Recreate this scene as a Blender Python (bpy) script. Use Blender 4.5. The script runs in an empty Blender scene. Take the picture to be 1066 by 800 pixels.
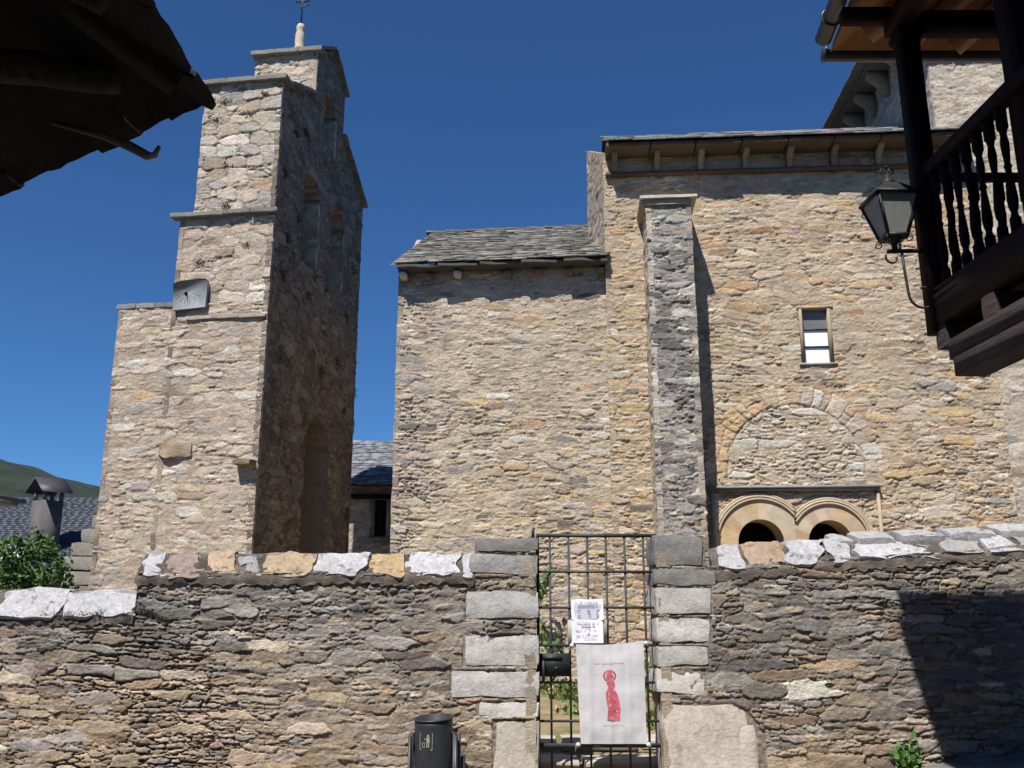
import bpy, math, random
import numpy as np
from mathutils import Vector, Matrix

# ------------------------------------------------------------------ camera, sky, sun, exposure
S = bpy.context.scene
C = S.collection
cam_d = bpy.data.cameras.new("camera")
cam = bpy.data.objects.new("camera", cam_d)
C.objects.link(cam)
cam.location = (0, 0, 1.6)
cam.rotation_euler = (math.radians(90 + 14.036), 0, 0)
cam_d.sensor_width = 36.0
cam_d.lens = 36.0 * 960 / 1066
cam_d.clip_start = 0.05
cam_d.clip_end = 3000
S.camera = cam

SUN_EL, SUN_AZ = 56.8, 205.8
W_ = bpy.data.worlds.new("World")
S.world = W_
W_.use_nodes = True
wn = W_.node_tree.nodes
sky = wn.new("ShaderNodeTexSky")
sky.sky_type = 'NISHITA'
sky.sun_disc = False
sky.sun_elevation = math.radians(SUN_EL)
sky.sun_rotation = math.radians(SUN_AZ)
sky.altitude = 1100
sky.air_density = 0.85
sky.dust_density = 0.05
sky.ozone_density = 4.0
wn["Background"].inputs[1].default_value = 0.064
tint = wn.new("ShaderNodeMix"); tint.data_type = 'RGBA'; tint.blend_type = 'MULTIPLY'; tint.inputs[0].default_value = 1
tint.inputs[7].default_value = (.51, .88, 1.20, 1)
W_.node_tree.links.new(sky.outputs[0], tint.inputs[6]); W_.node_tree.links.new(tint.outputs[2], wn["Background"].inputs[0])
sd = bpy.data.lights.new("sun", 'SUN')
sd.energy = 5.0
sd.angle = math.radians(0.53)
sd.color = (1.0, 0.955, 0.90)
so = bpy.data.objects.new("sun", sd)
C.objects.link(so)
_e, _a = math.radians(SUN_EL), math.radians(SUN_AZ)
SD = Vector((math.sin(_a) * math.cos(_e), math.cos(_a) * math.cos(_e), math.sin(_e)))
so.rotation_euler = (-SD).to_track_quat('-Z', 'Y').to_euler()
so.location = SD * 40
S.view_settings.view_transform = 'Standard'
S.view_settings.look = 'None'
S.view_settings.exposure = 0.55
S.view_settings.gamma = 1
S.view_settings.use_curve_mapping = False
S.cycles.max_bounces = 5
S.cycles.use_denoising = True

# ------------------------------------------------------------------ helpers
R = random.Random(5)
ROOT = {}


def V3(*a):
    return np.array(a, dtype=float)


def vnoise(x, y, seed=0):  # smooth value noise
    x = np.asarray(x, float); y = np.asarray(y, float)
    xi = np.floor(x).astype(np.int64); yi = np.floor(y).astype(np.int64)
    fx = x - xi; fy = y - yi
    fx = fx * fx * (3 - 2 * fx); fy = fy * fy * (3 - 2 * fy)

    def h(i, j):
        n = (i * 374761393 + j * 668265263 + seed * 974711) & 0x7fffffff
        n = ((n ^ (n >> 13)) * 1274126177) & 0x7fffffff
        n = (n ^ (n >> 16)) & 0xffff
        return n / 65535.0 * 2 - 1
    a = h(xi, yi); b = h(xi + 1, yi); c = h(xi, yi + 1); d = h(xi + 1, yi + 1)
    return (a * (1 - fx) + b * fx) * (1 - fy) + (c * (1 - fx) + d * fx) * fy


def n3(P, f, seed=0):
    P = np.asarray(P)
    return (vnoise(P[:, 0] * f + P[:, 2] * f * .7, P[:, 1] * f + P[:, 2] * f * .5, seed) +
            vnoise(P[:, 2] * f + 3.3, P[:, 0] * f * .6 + P[:, 1] * f * .8, seed + 7)) * .6


class G:
    """collects vertices, faces and colours for one mesh"""
    def __init__(s):
        s.V = []; s.F = []; s.c = []; s.n = 0; s.Q = []

    def add(s, V, F, col=(.5, .5, .5)):
        V = np.asarray(V, float).reshape(-1, 3)
        s.V.append(V)
        col = np.asarray(col, float)
        if col.ndim == 1:
            col = np.tile(col[:3], (len(V), 1))
        s.c.append(col)
        n = s.n
        if isinstance(F, np.ndarray):
            s.Q.append(F + n)
        else:
            s.F += [tuple(i + n for i in f) for f in F]
        s.n += len(V)
        return s

    def box(s, x0, x1, y0, y1, z0, z1, col=(.5, .5, .5), M=None):
        v = np.array([(x, y, z) for x in (x0, x1) for y in (y0, y1) for z in (z0, z1)], float)
        if M is not None:
            v = v @ np.array(M[0]).T + np.array(M[1])
        return s.add(v, [(0, 1, 3, 2), (4, 6, 7, 5), (0, 4, 5, 1), (2, 3, 7, 6), (0, 2, 6, 4), (1, 5, 7, 3)], col)

    def bar(s, a, b, w, h, col=(.5, .5, .5), up=(0, 0, 1)):
        a = V3(*a); b = V3(*b); d = b - a; L = np.linalg.norm(d); d /= L
        up = V3(*up)
        if abs(d @ up) > .95:
            up = V3(0, 1, 0)
        x = np.cross(d, up); x /= np.linalg.norm(x); y = np.cross(x, d)
        M = (np.array([x, d, y]).T, a)
        return s.box(-w / 2, w / 2, 0, L, -h / 2, h / 2, col, M)

    def tube(s, pts, r, n=8, col=(.5, .5, .5), cap=True):
        pts = [V3(*p) for p in pts]
        rs = r if hasattr(r, '__len__') else [r] * len(pts)
        Vs = []
        ref = None
        for i, p in enumerate(pts):
            t = pts[min(i + 1, len(pts) - 1)] - pts[max(i - 1, 0)]
            t /= np.linalg.norm(t) + 1e-9
            if ref is None:
                ref = V3(0, 0, 1) if abs(t[2]) < .9 else V3(1, 0, 0)
            x = np.cross(ref, t); x /= np.linalg.norm(x) + 1e-9
            y = np.cross(t, x); ref = y
            for k in range(n):
                a = 2 * math.pi * k / n
                Vs.append(p + rs[i] * (math.cos(a) * x + math.sin(a) * y))
        F = []
        for i in range(len(pts) - 1):
            for k in range(n):
                F.append((i * n + k, i * n + (k + 1) % n, (i + 1) * n + (k + 1) % n, (i + 1) * n + k))
        if cap:
            F.append(tuple(range(n))[::-1]); F.append(tuple((len(pts) - 1) * n + k for k in range(n)))
        return s.add(Vs, F, col)

    def lathe(s, prof, cx, cy, n=14, col=(.5, .5, .5)):
        return s.tube([(cx, cy, z) for r, z in prof], [r for r, z in prof], n, col)

    def prism(s, poly, y0, y1, col=(.5, .5, .5), axis=1):
        """poly of (a,b) in the plane perpendicular to axis, extruded along it"""
        n = len(poly)
        def pt(a, b, t):
            return {0: (t, a, b), 1: (a, t, b), 2: (a, b, t)}[axis]
        v = [pt(a, b, y0) for a, b in poly] + [pt(a, b, y1) for a, b in poly]
        F = [tuple(range(n)), tuple(range(2 * n - 1, n - 1, -1))]
        F += [(i, n + i, n + (i + 1) % n, (i + 1) % n) for i in range(n)]
        return s.add(v, F, col)

    def quad(s, *p, col=(.5, .5, .5)):
        return s.add(list(p), [tuple(range(len(p)))], col)

    def block(s, c, size, seed=0, k=.06, amp=.012, rot=None, col=(.5, .5, .5), res=.07, freq=6, shear=0):
        nx, ny, nz = [max(2, min(9, int(q / res) + 1)) for q in size]
        Vs = []; F = []; o = 0
        for ax, (na, nb) in enumerate([(ny, nz), (nx, nz), (nx, ny)]):
            for sg in (-1, 1):
                A, B = np.meshgrid(np.linspace(-1, 1, na + 1), np.linspace(-1, 1, nb + 1), indexing='ij')
                P = np.zeros((A.size, 3))
                oth = [i for i in range(3) if i != ax]
                P[:, oth[0]] = A.ravel(); P[:, oth[1]] = B.ravel(); P[:, ax] = sg
                Vs.append(P)
                for i in range(na):
                    for j in range(nb):
                        q = [o + i * (nb + 1) + j, o + (i + 1) * (nb + 1) + j, o + (i + 1) * (nb + 1) + j + 1, o + i * (nb + 1) + j + 1]
                        F.append(tuple(q if (sg > 0) ^ (ax == 1) else q[::-1]))
                o += A.size
        P = np.vstack(Vs)
        Q = P.copy()
        sz = np.array(size, float) / 2
        m = min(sz)
        for i in range(3):
            o2 = [j for j in range(3) if j != i]
            Q[:, i] = P[:, i] * (1 - k * m / sz[i] * (np.abs(P[:, o2[0]]) ** 6 + np.abs(P[:, o2[1]]) ** 6) * 1.0)
        Q = Q * sz
        Q[:, 0] += shear * Q[:, 2]
        rg = np.random.RandomState(seed)
        off = rg.rand(3) * 50
        for i in range(3):
            Q[:, i] += amp * (n3(Q + off, freq, seed + i * 3) + .6 * n3(Q + off, freq * 3.1, seed + 11 + i))
        if rot is not None:
            Q = Q @ np.array(rot).T
        return s.add(Q + np.array(c, float), F, col)

    def build(s, name, mat, parent=None, smooth=False, root=None):
        V = np.vstack(s.V) if s.V else np.zeros((0, 3))
        r = root or parent
        while r is not None and r.parent is not None:
            r = r.parent
        if r is not None:
            V = V - np.array(ROOT.get(r.name, (0, 0, 0)))
        me = bpy.data.meshes.new(name)
        loops = []; starts = []; pos = 0
        if s.Q:
            q = np.vstack(s.Q)
            loops.append(q.ravel()); starts.append(np.arange(len(q)) * q.shape[1]); pos = q.size
        if s.F:
            ln = np.array([len(f) for f in s.F])
            loops.append(np.array([i for f in s.F for i in f]))
            starts.append(pos + np.concatenate([[0], np.cumsum(ln)[:-1]]))
        L = np.concatenate(loops).astype(np.int32); ST = np.concatenate(starts).astype(np.int32)
        me.vertices.add(len(V)); me.vertices.foreach_set("co", V.astype(np.float32).ravel())
        me.loops.add(len(L)); me.loops.foreach_set("vertex_index", L)
        me.polygons.add(len(ST)); me.polygons.foreach_set("loop_start", ST)
        col = np.ones((len(V), 4), np.float32); col[:, :3] = np.vstack(s.c)
        at = me.color_attributes.new("Col", 'FLOAT_COLOR', 'POINT')
        at.data.foreach_set("color", col.ravel())
        me.update(calc_edges=True); me.validate()
        if smooth:
            me.polygons.foreach_set("use_smooth", [True] * len(me.polygons))
        me.materials.append(mat)
        o = bpy.data.objects.new(name, me)
        C.objects.link(o)
        if parent is not None:
            o.parent = parent
        return o


def thing(name, label, cat, loc=(0, 0, 0), group=None):
    o = bpy.data.objects.new(name, None)
    C.objects.link(o); o.location = loc
    o.empty_display_size = .2
    o['label'] = label; o['category'] = cat
    if group: o['group'] = group
    ROOT[o.name] = tuple(loc)
    return o


def tag(o, label, cat, group=None):
    o['label'] = label; o['category'] = cat
    if group: o['group'] = group
    return o


def struct(o):
    o['kind'] = 'structure'
    return o


def stuff(o, label, cat):
    o['kind'] = 'stuff'; o['label'] = label; o['category'] = cat
    return o


# ------------------------------------------------------------------ materials
def mat(name, col=None, rough=.85, lo=.7, hi=1.2, ns=9, bump=.3, bs=30, bd=.02, metal=0, stain=None, streak=None, spec=.3, trans=0, fine=0, flake=0):
    m = bpy.data.materials.new(name)
    m.use_nodes = True
    nt = m.node_tree; N = nt.nodes; L = nt.links
    b = N["Principled BSDF"]
    b.inputs["Roughness"].default_value = rough
    b.inputs["Metallic"].default_value = metal
    b.inputs["Specular IOR Level"].default_value = spec
    tc = N.new("ShaderNodeTexCoord")
    if col is None:
        at = N.new("ShaderNodeVertexColor"); at.layer_name = "Col"; src = at.outputs[0]
    else:
        rgb = N.new("ShaderNodeRGB"); rgb.outputs[0].default_value = (*col, 1); src = rgb.outputs[0]

    def mapped(scale):
        if streak:
            mp = N.new("ShaderNodeMapping"); mp.inputs["Scale"].default_value = streak
            L.new(tc.outputs["Object"], mp.inputs[0]); return mp.outputs[0]
        return tc.outputs["Object"]
    n1 = N.new("ShaderNodeTexNoise"); n1.inputs["Scale"].default_value = ns
    n1.inputs["Detail"].default_value = 9; n1.inputs["Roughness"].default_value = .68
    L.new(mapped(1), n1.inputs[0])
    mr = N.new("ShaderNodeMapRange"); mr.inputs[1].default_value = .28; mr.inputs[2].default_value = .72
    mr.inputs[3].default_value = lo; mr.inputs[4].default_value = hi
    L.new(n1.outputs[0], mr.inputs[0])
    mx = N.new("ShaderNodeMix"); mx.data_type = 'RGBA'; mx.blend_type = 'MULTIPLY'; mx.inputs[0].default_value = 1
    L.new(src, mx.inputs[6]); L.new(mr.outputs[0], mx.inputs[7])
    out = mx.outputs[2]
    if fine:
        nf = N.new("ShaderNodeTexNoise"); nf.inputs["Scale"].default_value = fine
        nf.inputs["Detail"].default_value = 6; nf.inputs["Roughness"].default_value = .75
        L.new(mapped(1), nf.inputs[0])
        rf = N.new("ShaderNodeMapRange"); rf.inputs[1].default_value = .3; rf.inputs[2].default_value = .7
        rf.inputs[3].default_value = .62; rf.inputs[4].default_value = 1.30
        L.new(nf.outputs[0], rf.inputs[0])
        mf = N.new("ShaderNodeMix"); mf.data_type = 'RGBA'; mf.blend_type = 'MULTIPLY'; mf.inputs[0].default_value = 1
        L.new(out, mf.inputs[6]); L.new(rf.outputs[0], mf.inputs[7]); out = mf.outputs[2]
    cell = None
    if flake:                                  # split, flaky stone: stretched cells of slightly different tint and height
        mp = N.new("ShaderNodeMapping"); mp.inputs["Scale"].default_value = (flake, flake, flake * 3.4)
        nz = N.new("ShaderNodeTexNoise"); nz.inputs["Scale"].default_value = flake * 1.6; nz.inputs["Detail"].default_value = 4
        L.new(tc.outputs["Object"], nz.inputs[0])
        sc_ = N.new("ShaderNodeVectorMath"); sc_.operation = 'MULTIPLY_ADD'
        sc_.inputs[1].default_value = (.22, .22, .10); L.new(nz.outputs[1], sc_.inputs[0]); L.new(tc.outputs["Object"], sc_.inputs[2])
        L.new(sc_.outputs[0], mp.inputs[0])
        vo = N.new("ShaderNodeTexVoronoi"); vo.inputs["Scale"].default_value = 1; vo.inputs["Randomness"].default_value = 1
        L.new(mp.outputs[0], vo.inputs["Vector"])
        sp = N.new("ShaderNodeSeparateColor"); L.new(vo.outputs["Color"], sp.inputs[0])
        rv = N.new("ShaderNodeMapRange"); rv.inputs[3].default_value = .74; rv.inputs[4].default_value = 1.22
        L.new(sp.outputs[0], rv.inputs[0])
        mv = N.new("ShaderNodeMix"); mv.data_type = 'RGBA'; mv.blend_type = 'MULTIPLY'; mv.inputs[0].default_value = 1
        L.new(out, mv.inputs[6]); L.new(rv.outputs[0], mv.inputs[7]); out = mv.outputs[2]
        cell = sp.outputs[1]
    for st in (stain or []):
        sc, t0, t1, c, am = st
        n2 = N.new("ShaderNodeTexNoise"); n2.inputs["Scale"].default_value = sc
        n2.inputs["Detail"].default_value = 10; n2.inputs["Roughness"].default_value = .72
        ad = N.new("ShaderNodeVectorMath"); ad.operation = 'ADD'; ad.inputs[1].default_value = (sc * 3.7, 1.3, am * 9)
        L.new(tc.outputs["Object"], ad.inputs[0]); L.new(ad.outputs[0], n2.inputs[0])
        r2 = N.new("ShaderNodeMapRange"); r2.inputs[1].default_value = t0; r2.inputs[2].default_value = t1
        r2.inputs[3].default_value = 0; r2.inputs[4].default_value = am
        L.new(n2.outputs[0], r2.inputs[0])
        m2 = N.new("ShaderNodeMix"); m2.data_type = 'RGBA'
        L.new(r2.outputs[0], m2.inputs[0]); L.new(out, m2.inputs[6]); m2.inputs[7].default_value = (*c, 1)
        out = m2.outputs[2]
    L.new(out, b.inputs["Base Color"])
    if bump:
        nb = N.new("ShaderNodeTexNoise"); nb.inputs["Scale"].default_value = bs
        nb.inputs["Detail"].default_value = 8; nb.inputs["Roughness"].default_value = .7
        L.new(mapped(1), nb.inputs[0])
        bp = N.new("ShaderNodeBump"); bp.inputs["Strength"].default_value = bump; bp.inputs["Distance"].default_value = bd
        hsrc = nb.outputs[0]
        if cell is not None:
            ma = N.new("ShaderNodeMath"); ma.operation = 'MULTIPLY_ADD'; ma.inputs[1].default_value = .55
            L.new(cell, ma.inputs[0]); L.new(nb.outputs[0], ma.inputs[2]); hsrc = ma.outputs[0]
        L.new(hsrc, bp.inputs["Height"]); L.new(bp.outputs[0], b.inputs["Normal"])
    if trans:
        b.inputs["Transmission Weight"].default_value = trans
    return m


LICH = [(2.2, .60, .72, (.07, .065, .06), .75), (26, .63, .70, (.62, .60, .55), .45)]
M_front = mat("rubble_dark", streak=(1, 1, 2.2), fine=40, bump=.7, bs=30, bd=.02, ns=5, lo=.74, hi=1.22, stain=[(1.3, .52, .70, (.055, .052, .05), .7), (24, .62, .69, (.50, .49, .46), .5)])
M_tan = mat("rubble_tan", streak=(1, 1, 2.0), fine=26, bump=.7, bs=22, bd=.03, ns=3, lo=.78, hi=1.18, stain=[(1.1, .60, .76, (.12, .105, .09), .55), (20, .64, .7, (.6, .55, .46), .4)])
M_tower = mat("rubble_tower", streak=(1, 1, 2.0), fine=24, bump=.7, bs=20, bd=.03, ns=3, lo=.78, hi=1.18, stain=[(1.7, .58, .72, (.14, .125, .115), .6), (17, .64, .7, (.6, .57, .5), .4), (2.7, .66, .74, (.34, .17, .07), .4)])
M_cope = mat("limewashed_stone", bump=.6, bs=14, bd=.03, ns=5, lo=.78, hi=1.1, fine=30, stain=[(8, .565, .64, (.055, .045, .045), .75), (3.5, .50, .70, (.24, .22, .20), .6), (30, .62, .68, (.10, .09, .09), .7)])
M_quoin = mat("granite_block", bump=.6, bs=30, bd=.02, ns=14, lo=.68, hi=1.15, stain=[(5, .58, .68, (.11, .10, .095), .55), (40, .62, .68, (.09, .085, .08), .6)])
M_slate = mat("roof_slate", rough=.62, bump=.5, bs=25, bd=.02, ns=7, lo=.55, hi=1.35, stain=[(12, .60, .68, (.34, .33, .28), .5), (3, .62, .7, (.22, .17, .07), .4)])
M_slate_far = mat("far_slate", rough=.5, bump=.2, ns=3, lo=.8, hi=1.2)
M_carved = mat("carved_sandstone", bump=.4, bs=25, bd=.015, ns=7, lo=.75, hi=1.15, stain=[(6, .6, .72, (.38, .30, .22), .5)])
M_wood_red = mat("painted_oxblood_wood", (.014, .0042, .0048), spec=.12, rough=.7, bump=.25, bs=12, ns=6, lo=.6, hi=1.4, streak=(1, 1, .15))
M_wood_dark = mat("old_dark_timber", (.060, .045, .040), rough=.85, bump=.7, bs=10, bd=.03, ns=5, lo=.4, hi=1.6, streak=(6, .6, 6))
M_wood_black = mat("near_black_timber", (.016, .012, .010), rough=.9, bump=.7, bs=9, bd=.03, ns=5, lo=.4, hi=1.8)  # near-black even tone for eaves, wall and lintel
M_pine = mat("varnished_pine", (.46, .21, .075), rough=.5, bump=.2, bs=8, ns=5, lo=.62, hi=1.2, streak=(14, .8, 3))
M_pinebeam = mat("pine_beam", (.36, .18, .075), rough=.6, bump=.2, bs=8, ns=5, lo=.6, hi=1.2)
M_iron = mat("black_iron", (.022, .024, .025), rough=.5, bump=.15, bs=60, ns=20, lo=.6, hi=1.7, metal=.2, stain=[(30, .62, .7, (.09, .05, .03), .4)])
M_ironbar = mat("gate_iron", (.030, .034, .034), rough=.55, bump=.1, ns=20, lo=.7, hi=1.5)
M_gutter = mat("gutter_metal", (.09, .09, .095), rough=.35, bump=0, ns=5, metal=.6)
M_dark = mat("dark_interior", (.012, .011, .010), bump=0)
M_paper = mat("white_paper", (.80, .80, .84), rough=.6, bump=.1, bs=5, ns=4, lo=.94, hi=1.02)
M_cloth = mat("white_cloth", (.52, .515, .53), rough=.9, bump=.35, bs=6, bd=.02, ns=5, lo=.93, hi=1.04)
M_red = mat("faded_red_print", (.43, .09, .12), rough=.9, bump=0, ns=26, lo=.5, hi=1.7, stain=[(38, .55, .62, (.60, .42, .45), .8)])
M_redtxt = mat("red_lettering", (.55, .25, .28), bump=0, ns=30, lo=.8, hi=1.2)
M_ink = mat("printed_ink", (.25, .25, .33), bump=0, ns=60, lo=.6, hi=1.6)
M_inkpale = mat("pale_blue_ink", (.56, .57, .68), bump=0, ns=60, lo=.8, hi=1.15)
M_sleeve = mat("clear_plastic_sleeve", (.42, .39, .35), rough=.2, bump=.1, ns=8, lo=.85, hi=1.1)
M_bin = mat("anthracite_plastic", (.024, .027, .032), rough=.42, bump=.05, bs=50, ns=9, lo=.75, hi=1.35, spec=.45)
M_picto = mat("pale_green_print", (.28, .30, .20), bump=0, ns=30, lo=.7, hi=1.2)
M_leaf = mat("leaf_green", None, rough=.6, bump=0, ns=3, lo=.7, hi=1.3, spec=.3)
M_dry = mat("dry_weed", None, rough=.9, bump=0, ns=8, lo=.7, hi=1.3)
M_street = mat("street_paving", (.16, .145, .13), bump=.5, bs=8, bd=.03, ns=4, lo=.6, hi=1.3)
M_yard = mat("dry_earth", (.27, .20, .12), bump=.6, bs=12, bd=.04, ns=3, lo=.6, hi=1.25, stain=[(1.6, .50, .6, (.085, .12, .035), .8)])
M_flag = mat("path_flagstone", (.42, .37, .30), bump=.4, bs=14, ns=6, lo=.7, hi=1.15)
M_hill = mat("hillside_scrub", (.017, .027, .018), rough=1, bump=0, ns=.05, lo=.5, hi=1.7, stain=[(.03, .53, .62, (.036, .040, .026), .7), (.09, .66, .70, (.16, .15, .12), .6)])
M_terrain = mat("valley_ground", (.07, .08, .045), bump=0, ns=.2, lo=.6, hi=1.3)
M_glassfrost = mat("frosted_lamp_glass", (.34, .35, .33), rough=.25, bump=.1, bs=20, ns=4, lo=.7, hi=1.2, trans=.25, spec=.5)
M_pane = mat("window_pane", (.80, .82, .86), rough=.3, bump=0, ns=2, lo=.92, hi=1.04)
M_panedark = mat("dark_window_pane", (.16, .155, .155), rough=.1, bump=0, ns=2)
M_sundial = mat("blue_grey_slate", (.19, .205, .22), rough=.9, bump=.2, bs=16, bd=.02, ns=5, lo=.7, hi=1.25)
M_plaster = mat("grey_render", (.10, .094, .096), bump=.4, bs=14, ns=3, lo=.7, hi=1.2)
M_dead = mat("dead_wood", (.28, .24, .2), bump=.5, bs=20, ns=9, lo=.5, hi=1.3)

# stone colours (real base colours)
TAN = (.42, .325, .225); BEI = (.50, .42, .32); ORA = (.45, .285, .16); BRO = (.23, .155, .095); GRY = (.29, .275, .26)
DRK = (.10, .094, .088); PAL = (.57, .53, .46); WHI = (.72, .71, .68); RUS = (.30, .13, .07); PNK = (.45, .37, .285); OCH = (.50, .36, .18)


def pick(w, rg, var=.12, pull=.38):
    ks = list(w.keys()); p = np.array([w[k] for k in ks], float); p /= p.sum()
    c = np.array(ks[rg.choice(len(ks), p=p)])
    mean = (np.array(ks) * p[:, None]).sum(0)
    c = c + (mean - c) * pull * rg.uniform(.4, 1.4)
    return np.clip(c * (1 + var * .8 * rg.randn()) * (1 + .02 * rg.randn(3)), .02, .85)


# ------------------------------------------------------------------ rubble masonry
def hsh(i, j, seed, k=0):
    n = (np.asarray(i, np.int64) * 374761393 + np.asarray(j, np.int64) * 668265263 + (seed * 131 + k) * 974711) & 0x7fffffff
    n = ((n ^ (n >> 13)) * 1274126177) & 0x7fffffff
    n = ((n ^ (n >> 15)) * 461845907) & 0x7fffffff
    return ((n ^ (n >> 16)) & 0xffff) / 65535.0


def cells(u, v, cw, ch, seed, jx=.40, jy=.33, pw=3.2):
    """irregular coursed cells: id pair, metres to the nearest joint, offset from the stone's middle"""
    j0 = np.floor(v / ch).astype(np.int64)
    F1 = np.full(u.shape, 9e9); F2 = F1.copy()
    I = np.zeros(u.shape, np.int64); J = I.copy()
    X1 = np.zeros(u.shape); Y1 = X1.copy(); X2 = X1.copy(); Y2 = X1.copy()
    for dj in (-1, 0, 1):
        j = j0 + dj
        gu = u / cw + 7 * hsh(j, 0, seed, 9)
        i0 = np.floor(gu).astype(np.int64)
        for di in (-1, 0, 1):
            i = i0 + di
            sx = i + .5 + jx * 2 * (hsh(i, j, seed, 1) - .5); sy = j + .5 + jy * 2 * (hsh(i, j, seed, 2) - .5)
            dx = gu - sx; dy = v / ch - sy
            wt = 1 + .5 * (hsh(i, j, seed, 3) - .5)                 # some stones larger than their neighbours
            d = ((np.abs(dx) ** pw + np.abs(dy) ** pw) ** (1 / pw)) * wt
            m1 = d < F1; m2 = (~m1) & (d < F2)
            F2 = np.where(m1, F1, np.where(m2, d, F2))
            X2 = np.where(m1, X1, np.where(m2, dx, X2)); Y2 = np.where(m1, Y1, np.where(m2, dy, Y2))
            F1 = np.where(m1, d, F1); I = np.where(m1, i, I); J = np.where(m1, j, J)
            X1 = np.where(m1, dx, X1); Y1 = np.where(m1, dy, Y1)
    ax = np.abs(X2 - X1); ay = np.abs(Y2 - Y1)
    e = (F2 - F1) * .5 * (ax * cw + ay * ch) / (ax + ay + 1e-6)
    return I, J, e, X1 * cw, Y1 * ch


def sstep(x, a, b):
    t = np.clip((x - a) / (b - a), 0, 1)
    return t * t * (3 - 2 * t)


def masonry(g, O, U, W, H, N, seed, pal, t0=.085, asp=(1.8, 5), mort=.006, prot=(-.01, .012), gap=.008, mcol=(.36, .29, .21), top=None, hole=None, v0=0.,
            step=.05, mnoise=.010, backhole='same', mfield=None, mix=(.40, .40, .20), deep=.026, over=None, jag=1.0, blocky=False, cracks=()):
    """a wall face of irregular stones as one relief sheet: u along U, v up, relief along the outward normal N.
    Big stones, patches of small stones and patches of thin split slabs are laid side by side; joints are grooves, partly filled with mortar."""
    O = V3(*O); U = V3(*U); U /= np.linalg.norm(U); N = V3(*N); N /= np.linalg.norm(N); Z = V3(0, 0, 1)
    flip = np.dot(np.cross(U, Z), N) < 0
    topf = top if top else (lambda u: np.full_like(np.asarray(u, float), H))
    nu, nv = max(2, int(W / step)), max(2, int((H - v0) / step))
    A, B = np.meshgrid(np.linspace(0, W, nu + 1), np.linspace(v0, H, nv + 1), indexing='ij')
    B = np.minimum(B, topf(A))
    sh = A.shape
    u = A.ravel(); v = B.ravel()
    am = (asp[0] + asp[1]) / 2
    # wandering courses and ragged edges
    wu = u + .05 * vnoise(u * 1.3, v * 2.1, seed + 3) + jag * (.016 * vnoise(u * 13, v * 21, seed + 1) + .010 * vnoise(u * 33, v * 47, seed + 2))
    wv = v + .07 * vnoise(u * .7, v * .9, seed + 4) + .022 * vnoise(u * 2.6, v * 2.0, seed + 5) + jag * (.007 * vnoise(u * 15, v * 24, seed + 6) + .005 * vnoise(u * 37, v * 51, seed + 7))
    L = [(t0 * 1.45 * am * .85, t0 * 1.45), (t0 * .72 * am * .8, t0 * .72), (t0 * .46 * am * 1.5, t0 * .46)]
    I1, J1, e1, x1, y1 = cells(wu, wv, *L[0], seed, **(dict(jx=.34, jy=.16, pw=7) if blocky else {}))
    sel = hsh(I1, J1, seed, 20) * .75 + .25 * (.5 + .5 * vnoise(u * .9, v * 1.1, seed + 40))
    I2, J2, e2, x2, y2 = cells(wu, wv, *L[1], seed + 50)
    I3, J3, e3, x3, y3 = cells(wu, wv, *L[2], seed + 90, jy=.25)
    k2 = sel > mix[0]; k3 = sel > mix[0] + mix[1]
    I = np.where(k3, I3, np.where(k2, I2, I1)); J = np.where(k3, J3, np.where(k2, J2, J1))
    e = np.where(k3, np.minimum(e3, e1 + .004), np.where(k2, np.minimum(e2, e1 + .003), e1))
    xx = np.where(k3, x3, np.where(k2, x2, x1)); yy = np.where(k3, y3, np.where(k2, y2, y1))
    lv = k2.astype(np.int64) + k3
    # where a patch of small stones is cut by a big one, each bit keeps to its own patch
    J = J + np.where(k2 | k3, 0, 0)
    for c0, c1, cv in cracks:
        dv = np.abs(v - cv - .05 * vnoise(u * 1.5, u * 0, 5) - .02 * vnoise(u * 6, u * 0, 6))
        e = np.where((u > c0) & (u < c1) & (vnoise(u * 2.2, u * 0, 8) > -.35), np.minimum(e, dv - .006), e)
    if over is not None:
        mk, oi, oj, oe = over(u, v)
        I = np.where(mk, oi, I); J = np.where(mk, oj, J); e = np.where(mk, oe, np.minimum(e, 1)); lv = np.where(mk, 5, lv)
    key = (I + 4096) * 100000 * 8 + (J + 4096) * 8 + lv
    uq, first, inv = np.unique(key, return_index=True, return_inverse=True)
    rg = np.random.RandomState(seed)
    cols = np.array([pal(u[q], v[q], rg) for q in first])
    nq = len(uq)
    pr = rg.uniform(0, 1, nq) ** 1.2 * (prot[1] - prot[0]) + prot[0]
    tx, ty = rg.randn(nq) * .05, rg.randn(nq) * .10
    h = pr[inv] + np.clip(tx[inv] * xx + ty[inv] * yy, -.008, .008)
    h = h + .0035 * vnoise(u * 19, v * 29, seed + 11) + .003 * vnoise(u * 43, v * 71, seed + 12)
    open_ = .5 + .5 * vnoise(u * 1.7, v * 2.3, seed + 13) + .35 * vnoise(u * 6, v * 9, seed + 14)
    w = gap * np.clip(.35 + 1.2 * open_, .25, 1.7)
    gr = 1 - sstep(e, w * .25, w)
    h = h - deep * gr * np.clip(.25 + 1.1 * open_, .15, 1.3)
    mo = -(mfield(A, B).ravel() if mfield else mort) + mnoise * (vnoise(u * 5, v * 8, seed + 20) + .7 * vnoise(u * 17, v * 23, seed + 21) + .5 * vnoise(u * 41, v * 53, seed + 22))
    mm = sstep(mo - h, -.001, .005)
    ch_ = cols[inv] * (1 + .10 * vnoise(u * 9, v * 31, seed + 31) + .08 * vnoise(u * 27, v * 60, seed + 32))[:, None]
    mc = np.array(mcol)[None] * (1 + .14 * vnoise(u * 2, v * 2, seed + 30) + .12 * vnoise(u * 21, v * 25, seed + 33))[:, None]
    col = ch_ * (1 - mm[:, None]) + mc * mm[:, None]
    h = np.maximum(h, mo)
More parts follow.
